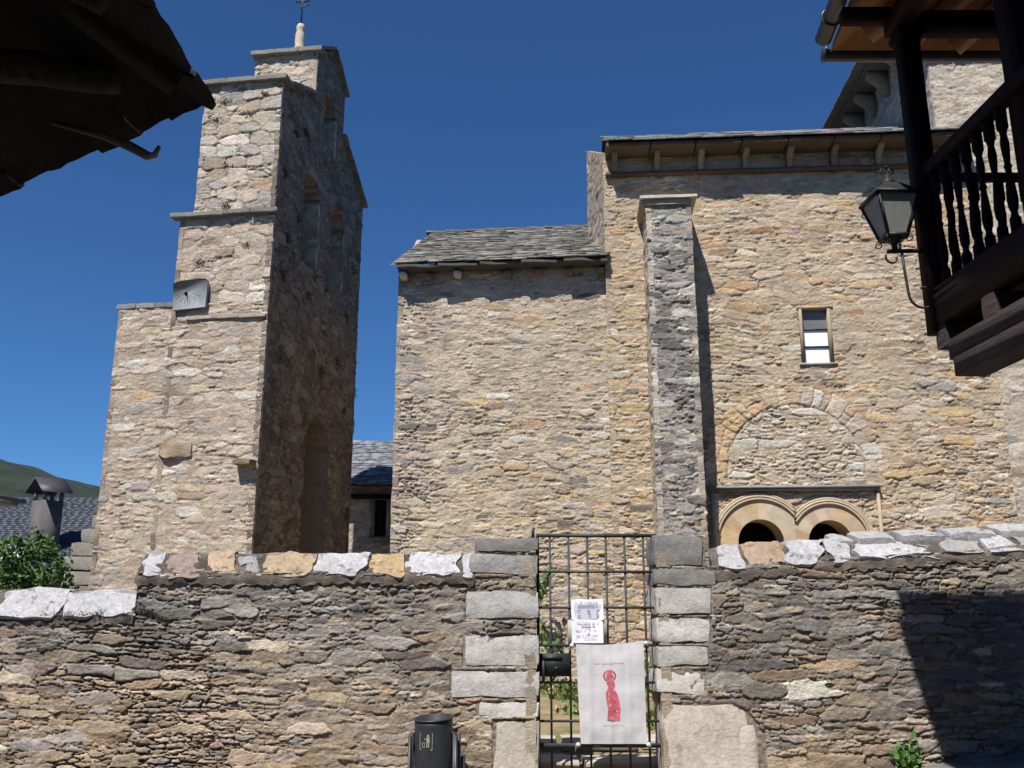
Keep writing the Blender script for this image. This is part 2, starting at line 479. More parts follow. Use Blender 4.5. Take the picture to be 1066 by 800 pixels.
    soil = (gr * .65)[:, None] * (1 - mm[:, None])
    col = col * (1 - soil) + (np.array(mcol) * .34)[None] * soil
    hm = hole(u, v) if hole is not None else np.zeros(u.shape, bool)
    if hole is not None and backhole != 'same':
        h = np.where(hm, -.016 + .007 * vnoise(u * 30, v * 30, 1), h); col = np.where(hm[:, None], mc * .9, col)
    P = O + u[:, None] * U + v[:, None] * Z + h[:, None] * N
    idx = np.arange((nu + 1) * (nv + 1)).reshape(nu + 1, nv + 1)
    Q = np.stack([idx[:-1, :-1], idx[1:, :-1], idx[1:, 1:], idx[:-1, 1:]], -1).reshape(-1, 4)
    ok = (v.reshape(sh)[:-1, 1:] - v.reshape(sh)[:-1, :-1] > 1e-5) | (v.reshape(sh)[1:, 1:] - v.reshape(sh)[1:, :-1] > 1e-5)
    if hole is not None and backhole == 'same':
        h4 = hm.reshape(sh)
        ok &= ~(h4[:-1, :-1] & h4[1:, 1:])
    Q = Q[ok.ravel()]
    if flip: Q = Q[:, ::-1]
    g.add(P, Q, col)
    for ring in (idx[0], idx[-1], idx[:, -1]):                      # edges turn back into the wall
        n = len(ring); P2 = P[ring] - .09 * N
        F = np.array([(i, i + 1, n + i + 1, n + i) for i in range(n - 1)])
        g.add(np.vstack([P[ring], P2]), F, np.vstack([col[ring], col[ring]]))
    return g


def slates(g, O, U, Vd, W, L, seed, t=.022, w=(.16, .38), ex=.13, col=((.16, .16, .165), (.27, .27, .26)), over=.05, jit=.3, lf=.012):
    """rows of split slates laid up the slope; U along the eave, Vd up the slope"""
    rg = np.random.RandomState(seed)
    O = V3(*O); U = V3(*U); U /= np.linalg.norm(U); Vd = V3(*Vd); Vd /= np.linalg.norm(Vd)
    N = np.cross(U, Vd)
    if N[2] < 0: N = -N
    r = 0.0
    while r < L:
        e = ex * rg.uniform(.75, 1.25)
        x = -rg.uniform(0, .1)
        while x < W:
            ww = rg.uniform(*w)
            x1 = min(x + ww - .006, W + .02)
            tt = t * rg.uniform(.6, 1.7)
            lo = -over * rg.uniform(-jit, 1) if r == 0 else -.03 * rg.uniform(-jit, 1)
            lift = lf * rg.rand()
            hi = e + .1
            sk = rg.uniform(-.012, .012)
            q = []
            for a_, b_, c_ in [(x, lo, .022 + lift), (x1, lo + sk, .022 + lift), (x1, hi, .0), (x, hi, .0)]:
                q.append(O + U * a_ + Vd * (r + b_) + N * c_)
            q2 = [p + N * tt for p in q]
            c = np.array(col[0]) + (np.array(col[1]) - np.array(col[0])) * rg.rand() ** 1.5
            g.add(q + q2, [(3, 2, 1, 0), (4, 5, 6, 7), (0, 1, 5, 4), (1, 2, 6, 5), (2, 3, 7, 6), (3, 0, 4, 7)], c * (1 + .05 * rg.randn(3)))
            x += ww
        r += e
    return g


def leaves(g, pts, size, rg, cols, up=.3):
    """small folded leaf faces at the given points"""
    n = len(pts)
    d = rg.randn(n, 3); d[:, 2] += up; d /= np.linalg.norm(d, axis=1)[:, None]
    s = np.cross(d, rg.randn(n, 3)); s /= np.linalg.norm(s, axis=1)[:, None]
    sz = size * rg.uniform(.6, 1.4, (n, 1))
    Pm = np.stack([pts, pts + d * sz * .5 + s * sz * .32, pts + d * sz, pts + d * sz * .5 - s * sz * .32], 1).reshape(-1, 3)
    F = np.arange(4 * n).reshape(n, 4)
    cc = np.array(cols)[rg.randint(len(cols), size=n)] * rg.uniform(.7, 1.3, (n, 1))
    g.add(Pm, F, np.repeat(cc, 4, 0))


def tuft(g, c, n, h, rg, cols, spread=.5, w=.012, droop=.3, nrm=(0, 0, 1)):
    """blades or stems springing from one point"""
    c = V3(*c); nrm = V3(*nrm)
    for i in range(n):
        d = rg.randn(3) * spread + nrm; d /= np.linalg.norm(d)
        L = h * rg.uniform(.5, 1.1)
        s = np.cross(d, rg.randn(3)); s /= np.linalg.norm(s)
        p0 = c + rg.randn(3) * .02; p1 = p0 + d * L * .6; p2 = p0 + d * L + V3(0, 0, -droop * L)
        k = np.array(cols[rg.randint(len(cols))]) * rg.uniform(.7, 1.3)
        g.add([p0 - s * w, p0 + s * w, p1 + s * w * .8, p1 - s * w * .8, p2], [(0, 1, 2, 3), (3, 2, 4)], k)


# ------------------------------------------------------------------ terrain, street, yard, hill
def grid_sheet(name, xs, ys, zf, m):
    A, B = np.meshgrid(xs, ys, indexing='ij')
    Zv = zf(A, B)
    idx = np.arange(A.size).reshape(A.shape)
    Q = np.stack([idx[:-1, :-1], idx[1:, :-1], idx[1:, 1:], idx[:-1, 1:]], -1).reshape(-1, 4)
    return G().add(np.stack([A.ravel(), B.ravel(), Zv.ravel()], 1), Q).build(name, m, smooth=True)


struct(grid_sheet("street", np.linspace(-14, 14, 90), np.linspace(-16, 8.62, 90),
       lambda x, y: np.clip(-.15 + .14 * x, -1.4, 1.2) + .012 * vnoise(x * 3, y * 3, 2) + .02 * (y - 4) * 0, M_street))
struct(grid_sheet("churchyard_ground", np.linspace(-14, 14, 90), np.linspace(8.6, 30, 70),
       lambda x, y: np.clip(.24 + .05 * (y - 8.6), .24, .62) + .03 * vnoise(x * 1.5, y * 1.5, 4), M_yard))
def ter(x, y):
    r = np.sqrt(x * x + y * y)
    z = -2.0 - .0 * r
    z = z - np.clip((r - 40) / 200, 0, 1) * 20
    crest = np.interp(np.degrees(np.arctan2(x, y)), [-180, -60, -40, -29.5, -26, -22, -10, 10, 60, 180], [20, 74, 84, 73, 66, 57, 44, 40, 40, 20])
    k = np.clip((r - 150) / 350, 0, 1); k = k * k * (3 - 2 * k)
    z = z + (crest + 22) * k
    z = z + k * (4 * vnoise(x / 60, y / 60, 1) + 1.6 * vnoise(x / 19, y / 19, 2) + .7 * vnoise(x / 7, y / 7, 3))
    return z
th = np.radians(np.concatenate([np.arange(-180, -45, 6), np.arange(-45, -15, .2), np.arange(-15, 181, 6)]))
rr = np.concatenate([[0.1, 10, 20, 30], np.geomspace(40, 500, 60), [560, 700, 1200, 2500]])
T_, R_ = np.meshgrid(th, rr, indexing='ij')
X_, Y_ = R_ * np.sin(T_), R_ * np.cos(T_)
idx = np.arange(T_.size).reshape(T_.shape)
struct(G().add(np.stack([X_.ravel(), Y_.ravel(), ter(X_, Y_).ravel()], 1),
       np.stack([idx[:-1, :-1], idx[:-1, 1:], idx[1:, 1:], idx[1:, :-1]], -1).reshape(-1, 4)).build("hill_terrain", M_hill, smooth=True))

rg = np.random.RandomState(3)
g = G()
for i, (x0, x1, y0, y1) in enumerate([(-.7, .45, 9.75, 10.3), (.5, 1.25, 9.7, 10.35), (1.3, 2.2, 9.8, 10.4), (-.3, .6, 8.75, 9.3), (.65, 1.7, 8.75, 9.25), (-1.6, -.75, 9.8, 10.3)]):
    yc = (y0 + y1) / 2
    g.block(((x0 + x1) / 2, yc, .24 + .05 * (yc - 8.6) + .02), (x1 - x0, y1 - y0, .09), i, .1, .01)
struct(g.build("path", M_flag))
g = G()
P = np.stack([rg.uniform(-2.5, 3.2, 9000), rg.uniform(10.2, 14.8, 9000)], 1)
P = P[(vnoise(P[:, 0] * .9, P[:, 1] * .9, 9) + .5 * vnoise(P[:, 0] * 3, P[:, 1] * 3, 8) > .05) | (P[:, 1] > 14.0)]
z = .24 + .05 * (P[:, 1] - 8.6)
pts = np.column_stack([P, z])
leaves(g, pts, .11, rg, [(.12, .17, .04), (.09, .14, .035), (.30, .24, .10)], up=1.6)
stuff(g.build("grass", M_leaf), "patchy short grass in the churchyard seen through the gate", "grass")

# ------------------------------------------------------------------ boundary wall, left of the gate
WY = 8.4
lw = thing("boundary_wall", "rubble stone boundary wall left of the gate with white and orange coping", "stone wall", (-3, WY, -.4))
QL = [(485, 556, 615, 645), (483, 557, 661, 694), (470, 557, 698, 727), (497, 557, 730, 746), (514, 557, 750, 800), (489, 556, 576, 598), (494, 556, 560, 575)]
f_, p_ = 960, math.radians(14.036)


def wx(px, py):   # pixel column/row of a block measured on the wall's face, in metres
    u, v = (px - 533) / f_, (400 - py) / f_
    k = WY / (math.cos(p_) - v * math.sin(p_))
    return u * k, 1.6 + k * (math.sin(p_) + v * math.cos(p_))


def rects(Q):
    out = []
    for a, b, c, d in Q:
        x0, z1 = wx(a, c); x1, z0 = wx(b, d)
        out.append((x0, x1, z0, z1))
    return out


RL = rects(QL)
RL[4] = (-.165, .208, -.3, .73)
GX0 = .212
LX0 = -5.9


def hole_l(u, v):
    X = u + LX0; Zz = v - .6
    h = np.zeros_like(X, bool)
    for a, b, c, d in RL:
        h |= (X > a - .01) & (X < b + .3) & (Zz > c) & (Zz < d)
    return h


def top_l(u):
    X = np.asarray(u) + LX0
    return np.where(X < -3.33, 1.62 + .6, np.where(X < -.34, 1.97 + .6, 2.26 + .6)) + .015 * vnoise(X * 4, X * 0, 5)


def pal_l(u, v, rg):
    X = u + LX0; Zz = v - .6
    k = np.clip((Zz + .25 * vnoise(X * .8, Zz * .8, 3) - .80) / .75, 0, 1)
    w = {DRK: .08 + .45 * k, GRY: .24 + .30 * k, BRO: .24 * (1 - k) + .12, TAN: .34 * (1 - k) + .05, BEI: .10 * (1 - k), PAL: .03, ORA: .02 * (1 - k), RUS: .004}
    if X < -2.0 and Zz < 1.25:
        w[TAN] += .15; w[BRO] += .15
    c = pick(w, rg, .13, .5)
    return c * 1.12


def mf_l(A, B):
    X = A + LX0; Zz = B - .6
    d = np.clip((-2.3 - X) / .8, 0, 1) * np.clip((1.5 - Zz) / .4, 0, 1)
    return .017 + .035 * d + .010 * vnoise(X * 1.3, Zz * 1.3, 44)


g = G()
masonry(g, (LX0, WY, -.6), (1, 0, 0), GX0 - LX0, 2.9, (0, -1, 0), 11, pal_l, t0=.060, asp=(2.6, 7.0), mort=.018, gap=.0075, deep=.032, prot=(-.009, .008),
        mcol=(.27, .228, .178), mnoise=.008, top=top_l, hole=hole_l, backhole=None, mfield=mf_l, step=.0088)
# core, end face and back
masonry(g, (GX0, WY, -.6), (0, 1, 0), .52, 2.86, (1, 0, 0), 12, lambda u, v, r: pick({GRY: 1, PAL: 1, BEI: 1}, r) * .8, t0=.14, prot=(-.04, -.012))
g.box(LX0, GX0 - .03, WY + .09, WY + .5, -.9, 1.60, (.2, .18, .15))
g.box(-3.33, GX0 - .03, WY + .09, WY + .495, 1.60, 1.95, (.2, .18, .15))
g.box(-.33, GX0 - .03, WY + .09, WY + .49, 1.95, 2.24, (.2, .18, .15))
lwm = g.build("masonry", M_front, lw)

QC = {0: (.42, .41, .40), 1: (.49, .475, .455), 2: (.50, .485, .46), 3: (.56, .54, .51), 4: (.47, .43, .36), 5: (.33, .32, .31), 6: (.22, .215, .205)}
for i, (a, b, c, d) in enumerate(RL):
    g = G(); k = QC[i]
    b = GX0 + .03
    g.block(((a + b) / 2, WY + .247, (c + d) / 2), (b - a - .012, .5, d - c - .012), 60 + i, .045, .015, col=k, res=.045, rot=Matrix.Rotation(R.uniform(-.03, .03), 3, 'Y'))
    g.build("quoin", M_quoin, lw)

# coping slabs: tilted slabs bedded on the wall top
CL = [(145, 168, 'W'), (168, 212, 'P'), (212, 246, 'O'), (248, 270, 'G'), (272, 326, 'O'), (322, 381, 'W'), (384, 421, 'Y'), (423, 478, 'W'), (479, 494, 'W')]
CC = {'W': (.43, .43, .445), 'P': (.27, .205, .175), 'O': (.40, .30, .20), 'Y': (.37, .265, .15), 'G': (.30, .295, .29), 'B': (.33, .235, .16)}


def coping(parent, x0, x1, zlo, zhi, yf, col, seed, ydepth=.34, shear=.0):
    """one sloping coping slab between x0 and x1 rising from zlo at the front"""
    g = G()
    dz = zhi - zlo
    ang = math.atan2(dz, .17)
    L = math.hypot(dz, .17) + .02
    rot = Matrix.Rotation(ang, 3, 'X')
    cx = (x0 + x1) / 2
    rq = np.random.RandomState(seed)
    rot = np.array(rot) @ np.array(Matrix.Rotation(rq.uniform(-.05, .05), 3, 'Y'))
    cj = np.array(CC[col]) * rq.uniform(.88, 1.08)
    n0 = len(g.V)
    g.block((0, 0, 0), (x1 - x0 - .03, L - .015, .06), seed, .10, .020, col=cj, res=.035, freq=6)
    q = g.V[n0]; q[:, 0] += rq.uniform(-.42, .42) * q[:, 1] + .16 * min(x1 - x0, .3) * vnoise(q[:, 1] * 11 + 3, np.sign(q[:, 0]) * 3.3, seed)
    q[:, 1] += .030 * vnoise(q[:, 0] * 9, np.sign(q[:, 1]) * 5.1, seed + 1)
    g.V[n0] = q @ rot.T + np.array((cx, yf + .085 + .03, (zlo + zhi) / 2 - .035))
    g.block((cx, yf + .34, zhi - .12), (x1 - x0 - .02, .36, .2), seed + 3, .1, .015, col=cj, res=.08)
    o = g.build("coping_stone", M_cope, parent)
    return o


def bed(parent, xs, zl, zh, y0, seed, sink=.027):
    """the earth and mortar the coping slabs are bedded in"""
    n = 16
    X, T = np.meshgrid(xs, np.linspace(0, 1, n), indexing='ij')
    zl = np.interp(X, xs, zl); zh = np.interp(X, xs, zh)
    t = np.clip((T - .15) / .6, 0, 1)
    Y = y0 + .20 * t + np.where(T > .75, (T - .75) / .25 * .30, 0)
    Zv = np.where(T < .15, zl - .07 * (1 - T / .15), zl + (zh - zl) * t) - sink
    Zv = Zv + .014 * vnoise(X * 14, T * 9, seed) + .014 * vnoise(X * 37, T * 21, seed + 1)
    Y = Y + .008 * vnoise(X * 19, T * 11, seed + 2)
    idx = np.arange(X.size).reshape(X.shape)
    c = np.array((.10, .082, .068)) * (1 + .6 * vnoise(X.ravel() * 9, T.ravel() * 5, seed + 3)[:, None])
    G().add(np.stack([X.ravel(), Y.ravel(), Zv.ravel()], 1), np.stack([idx[:-1, :-1], idx[1:, :-1], idx[1:, 1:], idx[:-1, 1:]], -1).reshape(-1, 4), c).build("mortar_bed", M_front, parent)


xs_ = np.arange(-3.36, -.325, .012); bed(lw, xs_, 1.955 + 0 * xs_, 2.165 + 0 * xs_, WY - .012, 3)
xs_ = np.arange(-5.85, -3.33, .012); bed(lw, xs_, 1.61 + 0 * xs_, 1.84 + 0 * xs_, WY - .012, 4)
for i, (a, b, k) in enumerate(CL):
    x0 = (a - 533) * .00862; x1 = (b - 533) * .00862
    coping(lw, x0, x1, 1.955 + .01 * R.uniform(-1, 1), 2.165 + .012 * R.uniform(-1, 1), WY - .02, k, 100 + i, shear=R.uniform(-.0, .0))
for i, (a, b) in enumerate([(-5.85, -5.3), (-5.28, -4.62), (-4.6, -3.99), (-3.975, -3.35)]):
    coping(lw, a, b, 1.61, 1.84, WY - .03, 'W', 130 + i)

# dark moss mats along the coping joints
rgm = np.random.RandomState(77)
def moss(parent, edges, x0, x1, zlow, slope, cols, seed, n_edge=110, n_low=1500, y0=WY - .042):
    rq = np.random.RandomState(seed); g = G(); ps = []
    for e in edges:
        if rq.rand() < .2: continue
        n = int(n_edge * rq.uniform(.3, 1.6)); d = rq.rand(n) ** 1.5 * .17 * rq.uniform(.4, 1.1)
        x = e + rq.randn(n) * .012 * (1.5 - d * 4) + rq.uniform(-.1, .1) * d
        ps.append(np.stack([x, y0 + d * .80, zlow(x) + d * slope + .012 + .004 * rq.randn(n)], 1))
    x = rq.uniform(x0, x1, n_low); x = x[vnoise(x * 4, x * 0, seed) + .4 * vnoise(x * 17, x * 0, seed + 1) > .0]
    d = np.abs(rq.randn(len(x))) * .018
    ps.append(np.stack([x, y0 - .012 + d * .8, zlow(x) + d * slope - .004], 1))
    leaves(g, np.vstack(ps), .015, rq, cols, .2)
    g.build("moss", M_dry, parent)
moss(lw, [], -6, -3.35, lambda x: 1.585 + 0 * x, 1.2, [(.07, .035, .028), (.05, .03, .022), (.08, .06, .03)], 6, n_low=1600, y0=WY - .02)
moss(lw, [], -3.35, -2.9, lambda x: 1.60 + .05 * np.sin(x * 9), .3, [(.07, .035, .028), (.05, .03, .022), (.08, .06, .03)], 8, n_low=500, y0=WY - .02)

# ------------------------------------------------------------------ boundary wall, right of the gate
rw = thing("boundary_wall", "dark rubble stone boundary wall right of the gate, partly in deep shade", "stone wall", (3, WY, -.4))
QR = [(683, 742, 611, 640), (684, 741, 643, 670), (684, 738, 673, 695), (684, 735, 697, 723), (682, 746, 592, 610), (681, 733, 557, 590)]
RR = rects(QR)
X0R = 1.292
RX1 = 7.2


def hole_r(u, v):
    X = u + X0R; Zz = v - .6
    h = np.zeros_like(X, bool)
    for a, b, c, d in RR:
        h |= (X > a - .3) & (X < b + .01) & (Zz > c) & (Zz < d)
    h |= (X < 2.18) & (Zz < .86) & (Zz > -.1) & ~((X > 1.9) & ((X - 1.85) ** 2 / .35 ** 2 + (Zz - .38) ** 2 / .48 ** 2 > 1))
    return h


def top_r(u):
    X = np.asarray(u) + X0R
    return np.where(X < 1.74, 2.28, np.interp(X, [1.74, 2.5, 3.2, 4.6, 7.2], [2.01, 2.065, 2.11, 2.20, 2.26])) + .6 + .015 * vnoise(X * 4, X * 0, 5)


def pal_r(u, v, rg):
    X = u + X0R; Zz = v - .6
    k = np.clip((Zz + .3 * vnoise(X * .8, Zz * .8, 3) - .58) / .7, 0, 1)
    w = {DRK: .10 + .6 * k, GRY: .25 + .25 * k, BRO: .25 * (1 - k) + .1, TAN: .25 * (1 - k) + .08, BEI: .08, PAL: .03, ORA: .02, RUS: .006}
    return pick(w, rg, .13, .5) * 1.04


g = G()
masonry(g, (X0R, WY, -.6), (1, 0, 0), RX1 - X0R, 2.95, (0, -1, 0), 21, pal_r, t0=.066, asp=(2.6, 7.0), mort=.02, gap=.0075, deep=.032, prot=(-.009, .008),
        mcol=(.24, .205, .163), mnoise=.008, top=top_r, hole=hole_r, backhole=None, step=.0088, mfield=lambda A, B: .017 + .010 * vnoise(A * 1.2, B * 1.2, 4))
masonry(g, (X0R, WY + .5, -.6), (0, -1, 0), .5, 2.86, (-1, 0, 0), 22, lambda u, v, r: pick({GRY: 1, PAL: 1, BEI: 1}, r) * .8, t0=.14, prot=(-.04, -.012))
g.box(X0R + .03, RX1, WY + .09, WY + .5, -.9, 2.0, (.2, .18, .15))
g.box(X0R + .03, 1.73, WY + .09, WY + .495, 2.0, 2.26, (.2, .18, .15))
g.build("masonry", M_front, rw)
QC2 = [(.46, .445, .42), (.53, .515, .485), (.46, .45, .42), (.53, .51, .475), (.24, .235, .225), (.22, .215, .205)]
for i, (a, b, c, d) in enumerate(RR):
    g = G()
    a = X0R - .03
    g.block(((a + b) / 2, WY + .247, (c + d) / 2), (b - a - .012, .5, d - c - .012), 160 + i, .045, .015, col=QC2[i], res=.045, rot=Matrix.Rotation(R.uniform(-.03, .03), 3, 'Y'))
    g.build("quoin", M_quoin, rw)
g = G()
g.block((1.66, WY + .22, .33), (.75, .45, 1.04), 170, .05, .014, col=(.52, .465, .40), res=.06)
g.block((2.02, WY + .218, .38), (.33, .44, .86), 171, .34, .012, col=(.52, .465, .40), res=.07)
o = g.build("quoin", M_quoin, rw); o['label'] = "broad pale slab at the foot of the pillar"
xs_ = np.arange(1.80, 7.2, .012); zl_ = np.interp(xs_, [1.74, 2.5, 3.2, 4.6, 7.2], [2.0, 2.055, 2.10, 2.19, 2.25]); bed(rw, xs_, zl_, zl_ + np.interp(xs_, [2.9, 3.2], [.22, .15]), WY - .006, 5, .036)
CR = [(749, 778, 'W', 0), (778, 824, 'B', 0), (823, 862, 'W', 0), (864, 892, 'W', 0), (893, 985, 'W', 1), (987, 1030, 'G', 1), (1031, 1066, 'W', 1), (1067, 1110, 'G', 1), (1112, 1180, 'W', 1), (1182, 1260, 'G', 1)]
for i, (a, b, k, t) in enumerate(CR):
    x0 = (a - 533) * .00858; x1 = (b - 533) * .00858
    xc = (x0 + x1) / 2
    zl = float(np.interp(xc, [1.74, 2.5, 3.2, 4.6, 7.2], [2.0, 2.055, 2.10, 2.19, 2.25]))
    dz = .22 if t == 0 else .13
    coping(rw, x0, x1, zl, zl + dz, WY - .02, k, 200 + i)
for i, (a, b) in enumerate([(868, 890), (892, 935), (937, 986), (988, 1040), (1042, 1100)]):
    x0 = (a - 533) * .0088; x1 = (b - 533) * .0088
    xc = (x0 + x1) / 2
    zl = float(np.interp(xc, [1.74, 3.2, 4.6, 7.2], [2.1, 2.225, 2.30, 2.36]))
    g = G()
    g.block((xc, WY + .3, zl + .03), (x1 - x0 - .02, .34, .13), 230 + i, .12, .015, col=(.36, .36, .36), res=.06, rot=Matrix.Rotation(.25, 3, 'X'))
    g.build("coping_stone", M_cope, rw)

# ------------------------------------------------------------------ iron gate
gt = thing("iron_gate", "black wrought iron grid gate between the two stone pillars", "gate", (.75, 8.52, .1))
GY = 8.52
gx0, gx1, gz0, gz1 = .222, 1.30, .12, 2.30
g = G()
g.bar((gx0 + .012, GY, gz0), (gx0 + .012, GY, gz1), .026, .026); g.bar((gx1, GY, gz0), (gx1, GY, gz1), .026, .026)
g.bar((gx0, GY - .001, gz1), (gx1 + .013, GY - .001, gz1), .028, .03); g.bar((gx0, GY - .001, gz0), (gx1 + .013, GY - .001, gz0), .028, .03)
g.build("frame", M_ironbar, gt)
for i in range(6):
    x = .345 + i * .170
    G().bar((x, GY, gz0 + .01), (x, GY, gz1 - .01), .019, .019).build("vertical_bar", M_ironbar, gt)
for k in range(5):
    z = [1.975, 1.66, 1.335, 1.02, .70][k]
    G().bar((gx0 + .02, GY - .012, z), (gx1, GY - .012, z), .012, .022).build("horizontal_bar", M_ironbar, gt)
G().bar((gx0 + .02, GY - .012, .50), (gx1, GY - .012, .50), .014, .035).build("horizontal_bar", M_ironbar, gt)
g = G()
g.box(.232, .235 + .275, GY - .05, GY + .03, 1.075, 1.265)
g.box(.27, .44, GY - .058, GY - .048, 1.215, 1.245)
lb = g.build("lock_box", M_iron, gt)
g = G(); g.tube([(.275, GY - .10, 1.03), (.275, GY - .10, 1.21)], .013); g.tube([(.275, GY - .10, 1.2), (.275, GY - .04, 1.2)], .012)
g.tube([(.39, GY - .051, 1.14), (.39, GY - .06, 1.14)], .017)
g.build("handle", M_iron, lb)
for z in (.72, .645):
    G().tube([(.14, GY - .03, z), (.24, GY - .02, z)], .017).build("hinge", M_ironbar, gt)
G().tube([(.19, GY - .08, 2.275), (.19, GY - .08, 2.345), (.20, GY - .06, 2.36)], .014).build("latch_pin", M_ironbar, gt)

# banner on the gate
bn = thing("cloth_banner", "white cloth banner with red printed figure tied to the gate", "banner", (.83, 8.48, .5))
nx, nz = 34, 50
A, B = np.meshgrid(np.linspace(0, 1, nx + 1), np.linspace(0, 1, nz + 1), indexing='ij')
bx = .565 + .60 * A - .03 * (1 - B) * 0 + .03 * (1 - B) * (1 - A) + (B - .5) * .0
bz = .515 + .83 * B + .03 * A * B - .035 * np.sin(A * math.pi) * (B > .5) * (B - .5) * 2 * .5
barx = (bx - .345) / .17
fold = .007 * np.abs(((A * 3.95) % 1) - .5) + .007 * np.abs(((B * 2.98 + .02) % 1) - .5)
by = 8.482 - .012 * np.sin(A * math.pi) * np.sin(B * math.pi) + fold - .006 * vnoise(A * 4, B * 5, 3) - .006 * vnoise(A * 11, B * 9, 4) * (np.abs(B - .5) + .2)
by -= .006 * np.exp(-((barx - np.round(barx)) / .09) ** 2)
idx = np.arange(A.size).reshape(A.shape)
g = G().add(np.stack([bx.ravel(), by.ravel(), bz.ravel()], 1), np.stack([idx[:-1, :-1], idx[1:, :-1], idx[1:, 1:], idx[:-1, 1:]], -1).reshape(-1, 4))
cl = g.build("cloth", M_cloth, bn, smooth=True)


def on_cloth(a, b):
    i = a * nx; j = b * nz
    i0, j0 = min(int(i), nx - 1), min(int(j), nz - 1)
    return (float(np.interp(a, A[:, j0], bx[:, j0])), float(by[i0, j0]) - .004, float(np.interp(b, B[i0], bz[i0])))


def decal(g, pts):
    g.quad(*[on_cloth(a, b) for a, b in pts])


g = G()   # printed saint: halo, head, robe
for k in range(18):
    a0, a1 = 2 * math.pi * k / 18, 2 * math.pi * (k + .7) / 18
    if -2.2 < (a0 if a0 < math.pi else a0 - 2 * math.pi) < -.9: continue
    decal(g, [(.475 + q * math.cos(t), .676 + q * .66 * math.sin(t)) for q, t in ((.072, a0), (.072, a1), (.098, a1), (.098, a0))])
prof = [(.227, .414, .60), (.26, .420, .605), (.30, .428, .61), (.34, .434, .622), (.37, .425, .61), (.40, .42, .612), (.433, .414, .60), (.47, .408, .59), (.50, .41, .57), (.525, .43, .545), (.54, .44, .53), (.58, .44, .55), (.60, .425, .548), (.62, .43, .54), (.64, .43, .53), (.66, .42, .535), (.69, .43, .52), (.71, .45, .508), (.73, .462, .492)]
for (b0, l0, r0), (b1, l1, r1) in zip(prof[:-1], prof[1:]):
    for f0, f1 in ((0, .35), (.35, .7), (.7, 1)):
        decal(g, [(l0 + (r0 - l0) * f0, b0), (l0 + (r0 - l0) * f1, b0), (l1 + (r1 - l1) * f1, b1), (l1 + (r1 - l1) * f0, b1)])
g.build("printed_figure", M_red, cl)
rt = random.Random(2)
for (b, a0, a1, hgt) in [(.797, .26, .70, .013), (.178, .34, .70, .010)]:
    g = G()
    a = a0
    while a < a1:
        w_ = rt.uniform(.010, .020)
        if rt.random() > .16:
            decal(g, [(a, b), (a + w_ * .45, b), (a + w_ * .45, b + hgt), (a, b + hgt)])
            decal(g, [(a + w_ * .45, b + rt.choice([0, hgt * .7])), (a + w_ * .8, b), (a + w_ * .8, b + hgt * .35), (a + w_ * .45, b + hgt * .35)])
        a += w_ + .006
    g.build("printed_line", M_redtxt, cl)
for (x, z, sx) in [(.545, 1.335, -1), (1.175, 1.355, 1), (.585, .51, -1), (1.17, .51, 1)]:
    g = G(); g.tube([(x, 8.49, z), (x + .012 * sx, 8.475, z + .008), (x + .025 * sx, 8.49, z - .005), (x + .04 * sx, 8.50, z - .06)], [.012, .016, .010, .004], 6)
    g.block((x + .012 * sx, 8.478, z), (.045, .04, .04), 3, .3, .006)
    g.build("tie", M_cloth, bn)

# notices
def paper(name, x0, x1, z0, z1, y, label, curl, seed, m, group=None):
    t = thing(name, label, "notice", ((x0 + x1) / 2, y, z0))
    A, B = np.meshgrid(np.linspace(0, 1, 11), np.linspace(0, 1, 9), indexing='ij')
    Y = y - curl * (np.abs(A - .5) * 2) ** 4 * (1 - B) ** 2 - .003 * vnoise(A * 3, B * 3, seed)
    X = x0 + (x1 - x0) * A; Zz = z0 + (z1 - z0) * B + .006 * (vnoise(A * 4, A * 0, seed) * (B == 1))
    idx = np.arange(A.size).reshape(A.shape)
    g = G().add(np.stack([X.ravel(), Y.ravel(), Zz.ravel()], 1), np.stack([idx[:-1, :-1], idx[1:, :-1], idx[1:, 1:], idx[:-1, 1:]], -1).reshape(-1, 4))
    return t, g.build("sheet", m, t, smooth=True)


def strip(g, x0, x1, z0, z1, y, rnd, gapp=.2):
    x = x0
    while x < x1:
        w_ = rnd.uniform(.004, .012)
        if rnd.random() > gapp:
            g.quad((x, y, z0), (min(x + w_, x1), y, z0), (min(x + w_, x1), y, z1), (x, y, z1))
        x += w_ + .0025


t1, s1 = paper("paper_notice", .53, .815, 1.555, 1.735, 8.486, "upper white notice with a shaded table, on the gate", .02, 4, M_paper)
g = G(); yy = 8.486 - .006
rn = random.Random(8)
strip(g, .565, .78, 1.703, 1.710, yy, rn, .35); g.build("printed_line", M_ink, s1); g = G()
strip(g, .59, .765, 1.655, 1.685, yy, rn, .05); g.build("printed_heading", M_ink, s1); g = G()
for x in (.585, .672, .755):
    g = G()
    for k in range(7):
        strip(g, x, x + .03, 1.57 + k * .011, 1.576 + k * .011, yy, rn, .25)
    g.build("printed_column", M_ink, s1)
g = G(); g.quad((.552, yy + .002, 1.562), (.80, yy + .002, 1.562), (.80, yy + .002, 1.69), (.552, yy + .002, 1.69))
g.build("shaded_table", M_inkpale, s1)
t2, s2 = paper("paper_notice", .53, .81, 1.355, 1.562, 8.479, "lower white notice with printed lines in a clear sleeve", .006, 6, M_paper)
g = G(); yy = 8.479 - .006
strip(g, .565, .775, 1.523, 1.530, yy, rn, .25); g.build("printed_line", M_ink, s2); g = G()
strip(g, .615, .735, 1.495, 1.506, yy, rn, .12); g.build("printed_heading", M_ink, s2); g = G(); strip(g, .655, .70, 1.480, 1.485, yy, rn, .1); g.build("printed_line", M_ink, s2)
